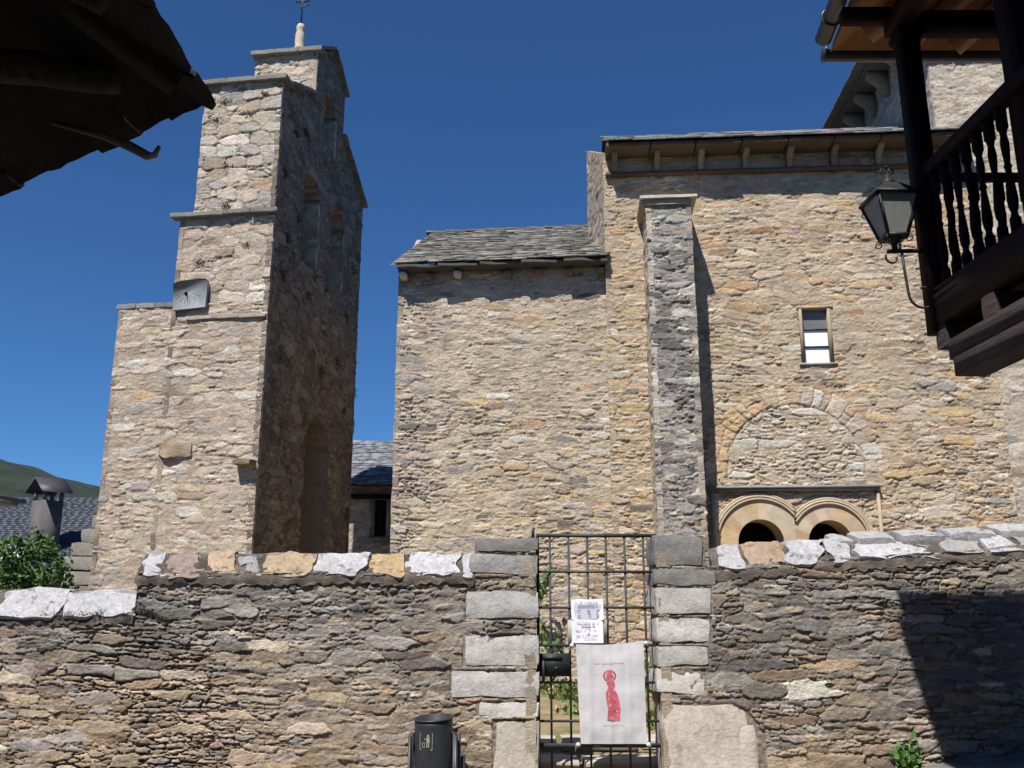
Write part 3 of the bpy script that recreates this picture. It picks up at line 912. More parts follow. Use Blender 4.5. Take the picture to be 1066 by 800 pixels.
for z, a, b in [(1.462, .565, .77), (1.455, .57, .60), (1.418, .565, .76), (1.412, .57, .60), (1.39, .565, .75)]:
    g = G(); strip(g, a, b, z, z + .005, yy, rn, .3); g.build("printed_line", M_ink, s2)
g = G(); g.quad((.672, yy, 1.433), (.69, yy, 1.433), (.681, yy, 1.446)); g.quad((.66, yy, 1.430), (.70, yy, 1.430), (.70, yy, 1.433), (.66, yy, 1.433))
g.build("printed_emblem", M_ink, s2)
g = G(); g.box(.497, .845, 8.487, 8.492, 1.345, 1.553)
g.build("sleeve", M_sleeve, t2)

# ------------------------------------------------------------------ litter bin
bi = thing("litter_bin", "dark grey plastic litter bin standing before the boundary wall", "bin", (-.645, 8.05, -.24))
bcx, bcy, bz0, bz1, br = -.645, 8.06, -.20, .775, .158
n = 40
def rim(t):   # the mouth is cut slanting: higher at the back right
    return bz1 + .012 * math.sin(t) + .028 * math.cos(t) * .3
Vs = []; F = []
for (r, zf) in [(br * .9, lambda t: -.05), (br * .94, lambda t: .15), (br, lambda t: rim(t) - .05), (br, rim), (br - .012, rim), (br - .012, lambda t: .05)]:
    for k in range(n):
        t = 2 * math.pi * k / n
        Vs.append((bcx + r * math.cos(t), bcy + r * math.sin(t), zf(t)))
for i in range(5):
    for k in range(n):
        F.append((i * n + k, i * n + (k + 1) % n, (i + 1) * n + (k + 1) % n, (i + 1) * n + k))
F.append(tuple(range(n))[::-1]); F.append(tuple(5 * n + k for k in range(n)))
body = G().add(Vs, F).build("body", M_bin, bi, smooth=False)
g = G(); g.tube([(bcx + (br + .004) * math.cos(t), bcy + (br + .004) * math.sin(t), rim(t) - .004) for t in np.linspace(0, 2 * math.pi, 41)], .008, 6, cap=False)
g.build("rim", M_bin, body)
for sx in (-1, 1):
    g = G()
    x = bcx + sx * (br + .018)
    g.box(x - .016, x + .016, bcy - .06, bcy + .05, -.28, .655)
    g.box(x - .012 + sx * .012, x + .012 + sx * .012, bcy - .075, bcy - .055, -.28, .64)
    if sx > 0: g.box(x + .022, x + .046, bcy - .03, bcy + .07, -.28, .64); g.box(x + .05, x + .085, bcy + .02, bcy + .09, -.28, .47)
    g.box(x - .05 * (sx > 0), x + .05 * (sx < 0), bcy - .03, bcy + .03, .52, .56)
    g.build("post", M_bin, bi)
g = G(); g.box(bcx - .22, bcx + .24, bcy - .12, bcy + .12, -.28, -.20); g.build("base", M_bin, bi)
g = G()   # tidy-man pictogram in a square
px, pz = bcx - .05, .605
def pq(a, b):
    x = px + a; t = (x - bcx) / br
    return (x, bcy - math.sqrt(max(0, 1 - t * t)) * br * .985 - .0035, pz + b)
for a0, a1, b0, b1 in [(-.05, .055, -.064, -.058), (-.05, .055, .060, .066), (-.05, -.046, -.064, .066), (.051, .055, -.064, .066), (.005, .03, -.005, .034), (.006, .014, -.045, -.005), (.020, .028, -.045, -.005), (-.012, .006, .015, .022), (-.03, -.026, -.045, -.005), (-.012, -.008, -.045, -.005), (-.03, -.008, -.045, -.041), (-.03, -.008, -.010, -.006)]:
    g.quad(pq(a0, b0), pq(a1, b0), pq(a1, b1), pq(a0, b1))
g.quad(*[pq(.018 + .010 * math.cos(t), .045 + .010 * math.sin(t)) for t in np.linspace(0, 6.283, 11)[:-1]])
g.build("pictogram", M_picto, body)

# ------------------------------------------------------------------ church
ch = thing("church", "tan rubble stone church with slate roofs, buttress and arched side door", "church", (3, 16, .5))
NA = V3(1.62, 15.0, 0); NU = V3(1, -.065, 0); NU /= np.linalg.norm(NU); NN = V3(NU[1], -NU[0], 0)
ZB = .3


def nx_(X):   # distance along the nave front for a world X
    return (X - 1.62) / NU[0]


def nv_pt(X, d=0., z=0.):
    q = NA + NU * nx_(X) + NN * d
    return (q[0], q[1], z)


AL = (3.97, 2.72, .36, .74); AR = (5.05, 2.72, .34, .66)


def hole_nave(u, v):
    X = 1.62 + np.asarray(u) * NU[0]; Zz = np.asarray(v) + ZB
    h = (X > 4.82) & (X < 5.36) & (Zz > 5.60) & (Zz < 6.64)                       # window
    for cx, cz, ri, ro in (AL, AR):
        h |= ((X - cx) ** 2 + (Zz - cz) ** 2 < ro ** 2) & (Zz > cz - .25)
        h |= (np.abs(X - cx) < ro - .04) & (Zz < cz)
    return h


def arch_ring(u, v):
    """the blocked arch: a flush ring of radial stones set into the rubble"""
    X = 1.62 + u * NU[0]; Zz = v + ZB
    X = X + .02 * vnoise(u * 8, v * 8, 71) ; Zz = Zz + .02 * vnoise(u * 8, v * 8, 72)
    r = np.hypot(X - 4.60, Zz - 3.85); t = np.degrees(np.arctan2(Zz - 3.85, X - 4.60)) % 360
    t = np.where(t > 300, t - 360, t)
    ed = np.cumsum(np.random.RandomState(4).uniform(5, 13, 30)) - 14
    k = np.searchsorted(ed, t)
    lo = ed[np.clip(k - 1, 0, 29)]; hi = ed[np.clip(k, 0, 29)]
    rs = 1.20 + .12 * hsh(k, 3, 5)
    two = hsh(k, 1, 5) > .45
    ou = 1.36 + .10 * hsh(k, 2, 5)
    part = (two & (r > rs)).astype(np.int64)
    e = np.minimum(np.minimum(t - lo, hi - t) * math.pi / 180 * r, np.minimum(r - 1.10, ou - r))
    e = np.where(two, np.minimum(e, np.abs(r - rs)), e)
    e = np.where(np.abs(r - 1.10) < .02, -.02, e)
    mk = (r > 1.08) & (r < ou) & (t > -10) & (t < 190)
    return mk, k, part, e


def pal_nave(u, v, rg):
    X = 1.62 + u * NU[0]; Zz = v + ZB
    up = np.clip((Zz - 6.3) / 1.5, 0, 1)
    r = math.hypot(X - 4.60, Zz - 3.85)
    if 1.09 < r < 1.47 and Zz > 3.6:
        return pick({ORA: .35, TAN: .35, OCH: .2, BEI: .2}, rg, .10, .5) * 1.04
    if r < 1.09 and Zz > 3.6:
        return pick({PAL: .35, BEI: .40, TAN: .2, GRY: .08, RUS: .02}, rg, .08)
    w = {TAN: .3, BEI: .30, ORA: .10 + .22 * up, OCH: .12 + .1 * (X < 2.4), BRO: .05, GRY: .05, PAL: .05, DRK: .025, RUS: .012 + .03 * up}
    if Zz < 6.3: w[PAL] += .03; w[GRY] += .03
    return pick(w, rg, .10)


g = G()
masonry(g, NA + V3(0, 0, ZB), NU, 6.35, 9.25, NN, 31, pal_nave, t0=.088, asp=(2.0, 5.8), mort=.008, deep=.042, gap=.013, prot=(-.010, .010), over=arch_ring, cracks=((1.7, 3.1, 5.46), (3.75, 6.0, 5.43)), mcol=(.43, .345, .24), hole=hole_nave,
        step=.016, mnoise=.008, mfield=lambda A, B: .007 + .008 * vnoise(A * .9, B * .9, 12) + .012 * np.clip((6.2 - B) / 3, 0, 1))
# gable end towards the chancel, right end and back, so the shell is closed
GL = V3(1.57, 17.0, 0) - V3(1.70, 15.0, 0); gl = np.linalg.norm(GL)
masonry(g, (1.64, 15.0, ZB), GL, gl, 10.6, (-1, -.05, 0), 32, lambda u, v, r: pick({GRY: .5, TAN: .4, BEI: .3, PAL: .1}, r), t0=.075, top=lambda u: 9.3 + np.asarray(u) / gl * 1.12, step=.03)
g.quad((1.57, 17, 0), (1.8, 19, 0), (1.8, 19, 9.55), (1.57, 17, 10.7)); g.quad((1.8, 19, 0), (8, 18.6, 0), (8, 18.6, 9.55), (1.8, 19, 9.55))
nave_wall = g.build("nave_wall", M_tan, ch)

rgv = np.random.RandomState(9)

# twin horseshoe doorway in its rectangular frame
da_ = thing  # noqa
g = G()
for cx, cz, ri, ro in (AL, AR):
    n = 40
    ts = [math.radians(200 - 220 * k / n) for k in range(n + 1)]
    half = 4.51
    fr = []; rv = []; cols = []
    rgd = np.random.RandomState(int(cx * 10)); cc = np.array(BEI)
    for k, t in enumerate(ts):
        xo, zo = cx + (ro - .06) * math.cos(t), cz + (ro - .06) * math.sin(t)
        xo = min(xo, half) if cx < half else max(xo, half)
        fr += [nv_pt(cx + ri * math.cos(t), .0, cz + ri * math.sin(t)), nv_pt(xo, .0, zo)]
        rv += [nv_pt(cx + ri * math.cos(t), .0, cz + ri * math.sin(t)), nv_pt(cx + ri * math.cos(t), -.55, cz + ri * math.sin(t))]
        if k % 4 == 0: cc = pick({BEI: .5, OCH: .4, ORA: .2, TAN: .2}, rgd, .06)
        cols += [cc, cc]
    g.add(fr, [(2 * k, 2 * k + 2, 2 * k + 3, 2 * k + 1) for k in range(n)], np.array(cols))
    g.add(rv, [(2 * k, 2 * k + 1, 2 * k + 3, 2 * k + 2) for k in range(n)], np.array(cols))
arch = g.build("twin_arch", M_carved, ch)
for (cx, cz, ri, ro) in (AL, AR):
    g = G()
    for (r, rad) in ((ro - .015, .026), (ro - .055, .020), (ro + .022, .018)):
        pts = []
        for k in range(45):
            t = math.radians(190 - 200 * k / 44)
            x, z = cx + r * math.cos(t), cz + r * math.sin(t)
            if (cx < 4.5 and x > 4.53) or (cx > 4.5 and x < 4.51): continue
            pts.append(nv_pt(x, .02, z))
        g.tube(pts, rad, 8, (.46, .37, .26))
    g.build("moulding", M_carved, arch)
g = G()   # jambs, middle column and dark vestibule behind
for x0, x1 in ((3.25, 3.62), (4.32, 4.72), (5.38, 5.72)):
    if x0 == 4.32: g.lathe([(.13, .6), (.13, .75), (.09, .8), (.085, 2.2), (.10, 2.25), (.17, 2.45), (.18, 2.6)], *nv_pt(4.52, -.2)[:2], 14, (.48, .42, .34))
    else:
        p0, p1 = nv_pt(x0, .0), nv_pt(x1, -.55)
        g.box(p0[0], p1[0], p0[1] + .0, p0[1] + .55, .3, 2.6, (.45, .36, .25))
g.build("door_jamb", M_carved, arch)
g = G(); a_, b_ = nv_pt(3.1, -.6), nv_pt(5.9, -.6)
g.box(a_[0], b_[0], a_[1] + .05, a_[1] + 2.5, .3, 3.5)
o = g.build("vestibule", M_dark, arch)
g = G()
g.bar(nv_pt(3.19, .035, 3.545), nv_pt(5.86, .035, 3.545), .09, .035, (.30, .28, .25)); g.bar(nv_pt(3.17, .045, 3.585), nv_pt(5.88, .045, 3.585), .12, .04, (.26, .25, .235))
g.bar(nv_pt(5.84, .02, .6), nv_pt(5.84, .02, 3.52), .045, .06, (.36, .29, .20), up=NN); g.bar(nv_pt(3.24, .02, .6), nv_pt(3.24, .02, 3.52), .06, .06, (.48, .40, .29), up=NN)
g.build("door_frame", M_carved, ch)

# window high on the nave
g = G()
wx0, wx1, wz0, wz1 = 4.88, 5.30, 5.66, 6.60
g.box(*[0] * 0, 0, 0, 0, 0, 0, 0) if False else None
for a, b in ((nv_pt(4.855, -.06, wz0), nv_pt(4.855, -.06, wz1 + .03)), (nv_pt(5.325, -.06, wz0), nv_pt(5.325, -.06, wz1 + .03))):
    g.bar(a, b, .05, .15, (.30, .235, .165), up=NN)
g.bar(nv_pt(4.80, -.06, 6.625), nv_pt(5.40, -.06, 6.625), .15, .05, (.36, .27, .18)); g.bar(nv_pt(4.78, -.04, 5.635), nv_pt(5.40, -.04, 5.635), .13, .04, (.33, .30, .26))
win = g.build("window", M_carved, ch)
for i, (z0, z1) in enumerate([(wz0, 5.945), (5.965, 6.245), (6.265, wz1)]):
    d = -.09
    G().add([nv_pt(wx0, d, z0), nv_pt(wx1, d, z0), nv_pt(wx1, d, z1), nv_pt(wx0, d, z1)], [(0, 1, 2, 3)]).build("pane", M_pane if i < 2 else M_panedark, win)
g = G()
for z in (5.955, 6.255): G().bar(nv_pt(wx0, -.08, z), nv_pt(wx1, -.08, z), .03, .022).build("glazing_bar", M_iron, win)

# buttress
BX0, BX1, BQ = 2.28, 3.02, .77
b0 = V3(*nv_pt(BX0)); b1 = V3(*nv_pt(BX1))
bw = np.linalg.norm(b1 - b0)
def pal_but(u, v, rg):
    Zz = v + ZB
    w = {GRY: .42, DRK: .22 + .25 * (4.5 < Zz < 7.0), PAL: .18, BEI: .14, TAN: .05, BRO: .04}
    return pick(w, rg, .15)
g = G()
fo = b0 + NN * BQ
masonry(g, fo + V3(0, 0, ZB), NU, bw, 7.98, NN, 41, pal_but, t0=.085, asp=(1.6, 4.6), mort=.016, deep=.036, gap=.013, prot=(-.012, .016), mcol=(.27, .25, .225), step=.016)
masonry(g, b0 + V3(0, 0, ZB), NN, BQ, 7.98, -NU, 42, lambda u, v, r: pick({BEI: .4, TAN: .3, PAL: .3, GRY: .2}, r), t0=.09, mcol=(.42, .36, .28), step=.025)
masonry(g, b1 + NN * BQ + V3(0, 0, ZB), -NN, BQ, 7.98, NU, 43, pal_but, t0=.09)
but = g.build("buttress", M_tan, ch)
g = G()
cm = (b0 + b1) / 2 + NN * (BQ / 2)
rotn = np.array([NU, -NN, (0, 0, 1)]).T
g.block((cm[0], cm[1], 8.335), (bw + .20, BQ + .18, .05), 5, .05, .006, rot=rotn, col=(.5, .45, .38), res=.1)
g.block((cm[0] - .03, cm[1], 8.26), (bw + .10, BQ + .08, .10), 6, .12, .006, rot=rotn, col=(.34, .28, .21), res=.1)
g.build("cap_slab", M_carved, but)

# nave eave: soffit slabs on carved corbels, slate roof
g = G()
for i, X in enumerate(np.arange(1.66, 7.75, .78)):
    w_ = .76 if X < 7.1 else .5
    a = V3(*nv_pt(X + w_ / 2, .20, 9.52))
    g.block(a, (w_, .54, .07), 300 + i, .04, .006, rot=rotn, col=(.115, .085, .06), res=.12)  # soffit slabs coloured darker to deepen the shade under the eave
g.bar(nv_pt(1.66, .04, 9.15), nv_pt(7.7, .04, 9.15), .12, .06, (.13, .085, .06))
g.build("cornice", M_carved, ch)
for i, X in enumerate([1.82, 2.56, 3.33, 4.10, 4.86, 5.62, 6.38, 7.12]):
    g = G()
    prof = [(0, 9.16), (.07, 9.17), (.11, 9.22), (.13, 9.30), (.17, 9.37), (.25, 9.41), (.31, 9.46), (.31, 9.49), (0, 9.49)]
    w_ = .10
    v = []
    for s_ in (-w_ / 2, w_ / 2):
        v += [tuple(V3(*nv_pt(X, d, z)) + NU * s_) for d, z in prof]
    m_ = len(prof)
    g.add(v, [tuple(range(m_)), tuple(range(2 * m_ - 1, m_ - 1, -1))] + [(k, m_ + k, m_ + (k + 1) % m_, (k + 1) % m_) for k in range(m_)], pick({TAN: .6, ORA: .3, BEI: .3}, rgv) * .5)  # stone tones lowered, eave shade put into the corbel colour
    g.build("corbel", M_carved, ch)
g = G()
e0 = V3(*nv_pt(1.70, .50, 9.545))
up = -NN * math.cos(math.radians(30)) + V3(0, 0, math.sin(math.radians(30)))
slates(g, e0, NU, up, 6.2, 2.9, 51, w=(.3, .7), ex=.3)
g.quad(e0 + V3(0, 0, -.004), e0 + NU * 6.2 + V3(0, 0, -.004), e0 + NU * 6.2 + up * 2.9, e0 + up * 2.9, col=(.1, .1, .1))
r0 = e0 + up * 2.9; dn = -NN * math.cos(.52) - V3(0, 0, math.sin(.52))
g.quad(r0, r0 + NU * 6.2, r0 + NU * 6.2 + dn * 2.9, r0 + dn * 2.9, col=(.15, .15, .15))
g.build("roof", M_slate, ch)
# chancel
CU = V3(-1, .10, 0); CU /= np.linalg.norm(CU); CN = V3(-CU[1], CU[0], 0); CN = CN if CN[1] < 0 else -CN
CO = V3(1.66, 15.13, ZB)
CWd = 3.70


def pal_ch(u, v, rg):
    Zz = v + ZB
    left = np.clip((u - 2.3) / 1.2, 0, 1); low = np.clip((5.6 - Zz) / 2.0, 0, 1)
    w = {TAN: .30, BEI: .34, PAL: .10 + .1 * left, GRY: .10 + .35 * left + .05 * low, BRO: .07, OCH: .06 + .1 * low * (1 - left), ORA: .03, DRK: .05 + .05 * left}
    return pick(w, rg, .11)


g = G()
masonry(g, CO, CU, CWd, 7.25, CN, 61, pal_ch, t0=.076, asp=(2.2, 6.2), mort=.004, deep=.042, gap=.013, prot=(-.010, .010), mcol=(.43, .355, .26), step=.0155, mnoise=.008,
        mfield=lambda A, B: sstep(B + .5 * vnoise(A * 1.1, B * 1.1, 5), 5.2, 4.2) * .011 + .002 + .008 * vnoise(A * .9, B * .9, 12) + .02 * np.clip((A - 3.0) / .5, 0, 1))
ce = CO + CU * CWd
masonry(g, ce, (-.02, 1, 0), 7.0, 9.4, (-1, 0, 0), 62, lambda u, v, r: pick({GRY: .5, TAN: .4, PAL: .2}, r), t0=.1, top=lambda u: 7.25 + np.minimum(u, 7 - np.asarray(u)) / 3.5 * 2.1, step=.2)
chancel = g.build("chancel_wall", M_tan, ch)
g = G()
ev = V3(1.62, 14.84, 7.56)
upc = -CN * math.cos(math.radians(30.5)) + V3(0, 0, math.sin(math.radians(30.5)))
slates(g, ev, CU, upc, 3.70, 4.15, 63, w=(.14, .42), ex=.115, t=.024, over=.06, col=((.095, .093, .088), (.32, .30, .255)))
g.quad(ev + V3(0, 0, -.004), ev + CU * 3.8 + V3(0, 0, -.004), ev + CU * 3.8 + upc * 4.15, ev + upc * 4.15, col=(.1, .1, .1))
rr0 = ev + upc * 4.15
dnc = -CN * math.cos(.53) - V3(0, 0, math.sin(.53))
g.quad(rr0, rr0 + CU * 3.8, rr0 + CU * 3.8 + dnc * 4.1, rr0 + dnc * 4.1, col=(.15, .15, .15))
for k in range(9):
    g.block(rr0 + CU * (.2 + k * .43), (.44, .3, .04), 500 + k, .05, .008, col=(.14, .14, .14), res=.12)
g.build("roof", M_slate, ch)
g = G()
for k in range(5):
    q = ev + CU * (.38 + k * .73) - CN * .21 + V3(0, 0, -.045)
    g.block(q, (.75, .5, .045), 520 + k, .04, .012, col=(.085, .08, .075), res=.12)
g.build("cornice", M_carved, ch)
for k, u in enumerate([.12, .66, 1.2, 1.75, 2.62, 3.15, 3.58]):
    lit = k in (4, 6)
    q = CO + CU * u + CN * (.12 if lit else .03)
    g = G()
    g.block((q[0], q[1], 7.40), (.15, .24, .11), 530 + k, .2, .014, col=PAL if lit else BRO, res=.06)  # sunlit corbels given a pale colour, shaded ones brown
    g.build("corbel", M_carved, ch)

# taller crossing block at the right
KX = 7.47
kO = V3(*nv_pt(KX, -.04, ZB))
def pal_k(u, v, rg):
    w = {PAL: .25, BEI: .35, TAN: .25, GRY: .1, BRO: .05}
    if v < 6 and u > .25: w[GRY] = .5; w[DRK] = .12
    return pick(w, rg, .1)
g = G()
masonry(g, kO, NU, 4.5, 11.95, NN, 71, pal_k, t0=.11, asp=(1.3, 4), mort=.004, gap=.011, prot=(-.010, .010), mcol=(.43, .37, .29), step=.02)
kb = kO - NN * 4.6
masonry(g, kO + V3(-.01, .02, 0), -NN, 4.6, 11.95, -NU, 72, lambda u, v, r: pick({GRY: .5, BEI: .3, PAL: .2}, r), t0=.1, mort=.004, prot=(-.012, .014), mcol=(.36, .33, .29), step=.04)
g.quad(kb, kb + NU * 4.5, kb + NU * 4.5 + V3(0, 0, 12), kb + V3(0, 0, 12))
e_ = kO + NU * 4.5; g.quad(e_, e_ - NN * 4.6, e_ - NN * 4.6 + V3(0, 0, 12), e_ + V3(0, 0, 12))
# low grey buttress beyond
q = V3(*nv_pt(8.62, .0, ZB))
masonry(g, q + NN * .5, NU, 1.2, 5.6, NN, 73, lambda u, v, r: pick({GRY: .5, DRK: .25, PAL: .25}, r), t0=.11, mcol=(.24, .23, .21))
masonry(g, q, NN, .5, 5.6, -NU, 74, lambda u, v, r: pick({GRY: .5, DRK: .3, PAL: .2}, r), t0=.11, mcol=(.24, .23, .21))
g.build("transept_wall", M_tan, ch)
g = G()
o_ = kO - NU * .50 + NN * .50; zt = 12.27
rot_k = rotn
for k in range(6):
    c_ = o_ + NU * (.42 + k * .84) - NN * .35
    g.block((c_[0], c_[1], zt), (.83, .70, .07), 560 + k, .04, .006, rot=rot_k, col=(.18, .155, .13), res=.12)
for k in range(6):
    c_ = o_ + NU * .34 - NN * (1.12 + k * .80)
    g.block((c_[0], c_[1], zt), (.68, .79, .07), 570 + k, .04, .006, rot=rot_k, col=(.13, .115, .10), res=.12)
g.build("cornice", M_carved, ch)
for k in range(6):
    c_ = kO - NN * (.30 + k * .80)
    g = G()
    prof = [(0, 11.72), (.12, 11.73), (.19, 11.80), (.23, 11.92), (.33, 12.0), (.44, 12.10), (.44, 12.22), (0, 12.22)]
    v = []
    for s_ in (-.07, .07):
        v += [tuple(V3(c_[0], c_[1], 0) - NU * d - NN * s_ + V3(0, 0, z)) for d, z in prof]
    m_ = len(prof)
    g.add(v, [tuple(range(m_)), tuple(range(2 * m_ - 1, m_ - 1, -1))] + [(i, m_ + i, m_ + (i + 1) % m_, (i + 1) % m_) for i in range(m_)], (.22, .195, .165))
    g.build("corbel", M_carved, ch)
g = G()
a_ = o_ - NU * .05 + NN * .05 + V3(0, 0, 12.32 - ZB)
ctr = kO + NU * 2.25 - NN * 2.3 + V3(0, 0, 13.9 - ZB)
cs = [a_, a_ + NU * 5.6, a_ + NU * 5.6 - NN * 5.7, a_ - NN * 5.7]
for i in range(4):
    g.quad(cs[i], cs[(i + 1) % 4], ctr, col=(.16, .16, .165))
    p0, p1 = cs[i], cs[(i + 1) % 4]
    nseg = 16
    for k in range(nseg):
        m0 = p0 + (p1 - p0) * (k + .5) / nseg
        dd = (p1 - p0) / nseg
        L_ = np.linalg.norm(dd)
        rt_ = np.array([dd / L_, np.cross((0, 0, 1), dd / L_), (0, 0, 1)]).T
        g.block(m0 + V3(0, 0, .0), (L_ * .98, .3, .045), 600 + i * 20 + k, .05, .008, rot=rt_, col=(.13, .13, .135), res=.15)
g.quad(*[c_ + V3(0, 0, -.004) for c_ in cs[::-1]], col=(.1, .1, .1))
g.build("roof", M_slate, ch)

# ------------------------------------------------------------------ bell tower (free-standing bell gable seen end on)
bt = thing("bell_tower", "tall narrow stone bell gable with stepped top and arched openings", "bell tower", (-4.46, 16, .4))
rr_ = math.radians(8)
TS = V3(math.sin(rr_), math.cos(rr_), 0); TW = V3(-math.cos(rr_), math.sin(rr_), 0)
TO = V3(-4.46, 16, .4); TL = 5.3
def tp(s, w, z):
    return TO + TS * s + TW * w + V3(0, 0, z - .4)
FN = -TS; EN = -TW   # front (sunlit) normal, side (shaded) normal


def pal_t(u, v, rg):
    Zz = v + .4
    w = {PNK: .38, BEI: .30, TAN: .14, PAL: .16, GRY: .12 + .2 * (Zz > 9), BRO: .04, ORA: .02}
    if Zz > 8.9: w[PNK] = .25; w[PAL] = .25
    c = pick(w, rg, .09)
    return c




g = G()
# u runs left along the front
masonry(g, TO, TW, 2.92, 6.78, FN, 81, pal_t, t0=.105, asp=(1.9, 5.4), mort=.018, deep=.036, gap=.014, prot=(-.012, .012), step=.0175, mix=(.5, .3, .2), mnoise=.008, mcol=(.38, .305, .235), mfield=lambda A, B: .010 + .009 * vnoise(A * 1.1, B * 1.1, 4))
masonry(g, TO, TW, 1.86, 8.52, FN, 82, pal_t, v0=6.72, t0=.15, asp=(1.3, 3.4), mort=.014, gap=.016, prot=(-.012, .012), step=.0175, mix=(.72, .20, .08), deep=.04, blocky=True, mcol=(.34, .28, .22))
masonry(g, TO, TW, 1.60, 11.30, FN, 83, pal_t, v0=8.62, t0=.16, asp=(1.3, 3.2), mort=.02, gap=.018, prot=(-.012, .012), step=.0175, mix=(.75, .18, .07), deep=.055, blocky=True, mcol=(.30, .25, .20))
s1_, s2_ = 1.78, 3.55
masonry(g, tp(s1_, .02, .4), TW, 1.42, 13.16, FN, 84, pal_t, v0=11.7, t0=.13, asp=(1.4, 3.6), mort=.02, prot=(-.01, .012), mcol=(.30, .26, .21), step=.018)


def prof_top(u):
    u = np.asarray(u, float)
    z = np.where(u < s1_, 11.68 + u / s1_ * .75, np.where(u > s2_, 12.43 - (u - s2_) / (TL - s2_) * .95, 13.52 - np.abs(u - 2.66) / .88 * 0 + (1 - np.abs(u - 2.66) / .89) * .6))
    return z - .4


AO = [(1.85, .42, 8.55, 10.15), (3.52, .42, 8.55, 10.15), (2.68, .36, 11.62, 12.55), (2.95, .72, .4, 4.85)]


def hole_t(u, v):
    Zz = v + .4
    h = np.zeros_like(u, bool)
    for c, r, z0, z1 in AO:
        h |= (np.abs(u - c) < r) & (Zz > z0) & (Zz < z1)
        h |= ((u - c) ** 2 + (Zz - z1) ** 2 < r * r) & (Zz >= z1)
    return h


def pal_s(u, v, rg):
    return pick({PNK: .3, BEI: .15, TAN: .25, GRY: .25, BRO: .22, DRK: .08}, rg, .14) * .66  # stones darkened in colour to deepen the shaded side


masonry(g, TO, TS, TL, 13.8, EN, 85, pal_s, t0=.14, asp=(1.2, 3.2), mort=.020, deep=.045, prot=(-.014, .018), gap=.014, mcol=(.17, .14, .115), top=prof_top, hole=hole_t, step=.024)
# far west face and ends, simpler (unseen from here)
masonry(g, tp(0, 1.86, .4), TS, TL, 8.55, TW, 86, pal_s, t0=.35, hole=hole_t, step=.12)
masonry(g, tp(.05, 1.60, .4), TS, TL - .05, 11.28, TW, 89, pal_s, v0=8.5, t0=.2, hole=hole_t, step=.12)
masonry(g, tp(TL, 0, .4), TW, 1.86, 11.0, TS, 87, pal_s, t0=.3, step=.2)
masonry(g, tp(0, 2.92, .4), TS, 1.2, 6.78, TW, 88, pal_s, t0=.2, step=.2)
g.quad(tp(1.2, 2.92, .4), tp(1.2, 1.86, .4), tp(1.2, 1.86, 7.18), tp(1.2, 2.92, 7.18), col=TAN)
g.quad(tp(s1_, 1.44, 11.5), tp(s2_, 1.44, 11.5), tp(s2_, 1.44, 13.4), tp(2.66, 1.44, 14.1), tp(s1_, 1.44, 13.4), col=TAN)
g.quad(tp(s2_, 0.02, 11.5), tp(s2_, 1.44, 11.5), tp(s2_, 1.44, 13.5), tp(s2_, .02, 13.5), col=TAN)
tw_wall = g.build("wall", M_tower, bt)
# arch reveals
for c, r, z0, z1 in AO:
    g = G()
    dep = 1.45 if z0 > 1 else .9
    out = [(c - r, z0)] + [(c - r, z0 + (z1 - z0) * k / 6) for k in range(1, 6)] + [(c + r * math.cos(t), z1 + r * math.sin(t)) for t in np.linspace(math.pi, 0, 17)] + [(c + r, z1 - (z1 - z0) * k / 6) for k in range(1, 6)] + [(c + r, z0)]
    if z0 > 1:
        masonry(g, tp(c + r, 0, z0), TW, dep, z1 - z0, -TS, 90 + int(c * 9), pal_t, t0=.13, mort=.015, step=.1)
    for (sa, za), (sb, zb) in zip(out[:-1], out[1:]):
        e = .03 if sa > c + r * .98 and z0 > 1 else 0
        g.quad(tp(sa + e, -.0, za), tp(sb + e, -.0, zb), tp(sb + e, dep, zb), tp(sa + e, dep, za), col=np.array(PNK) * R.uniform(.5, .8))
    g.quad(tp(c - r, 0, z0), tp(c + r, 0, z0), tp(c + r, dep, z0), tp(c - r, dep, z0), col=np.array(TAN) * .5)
    if z0 < 1: g.quad(*[tp(s_, dep, z_) for s_, z_ in out], col=(.06, .05, .045))  # recess back coloured near black to stand for the shade inside
    o = g.build("bell_opening" if z0 > 1 else "doorway", M_tower, bt)
rotT = np.array([-TW, TS, (0, 0, 1)]).T


def slab(name, s0, s1, w0, w1, z0, z1, seed, col, nsp=3, tilt=0, parent=bt, m=M_quoin):
    g = G()
    L_ = (w1 - w0) / nsp
    for k in range(nsp):
        c_ = tp((s0 + s1) / 2, w0 + L_ * (k + .5), (z0 + z1) / 2)
        rot = rotT @ np.array(Matrix.Rotation(tilt, 3, 'X'))
        g.block(c_, (L_ + .004, s1 - s0, z1 - z0), seed + k, .07, .010, rot=rot, col=np.array(col) * R.uniform(.8, 1.2), res=.06)
    return g.build(name, m, parent)


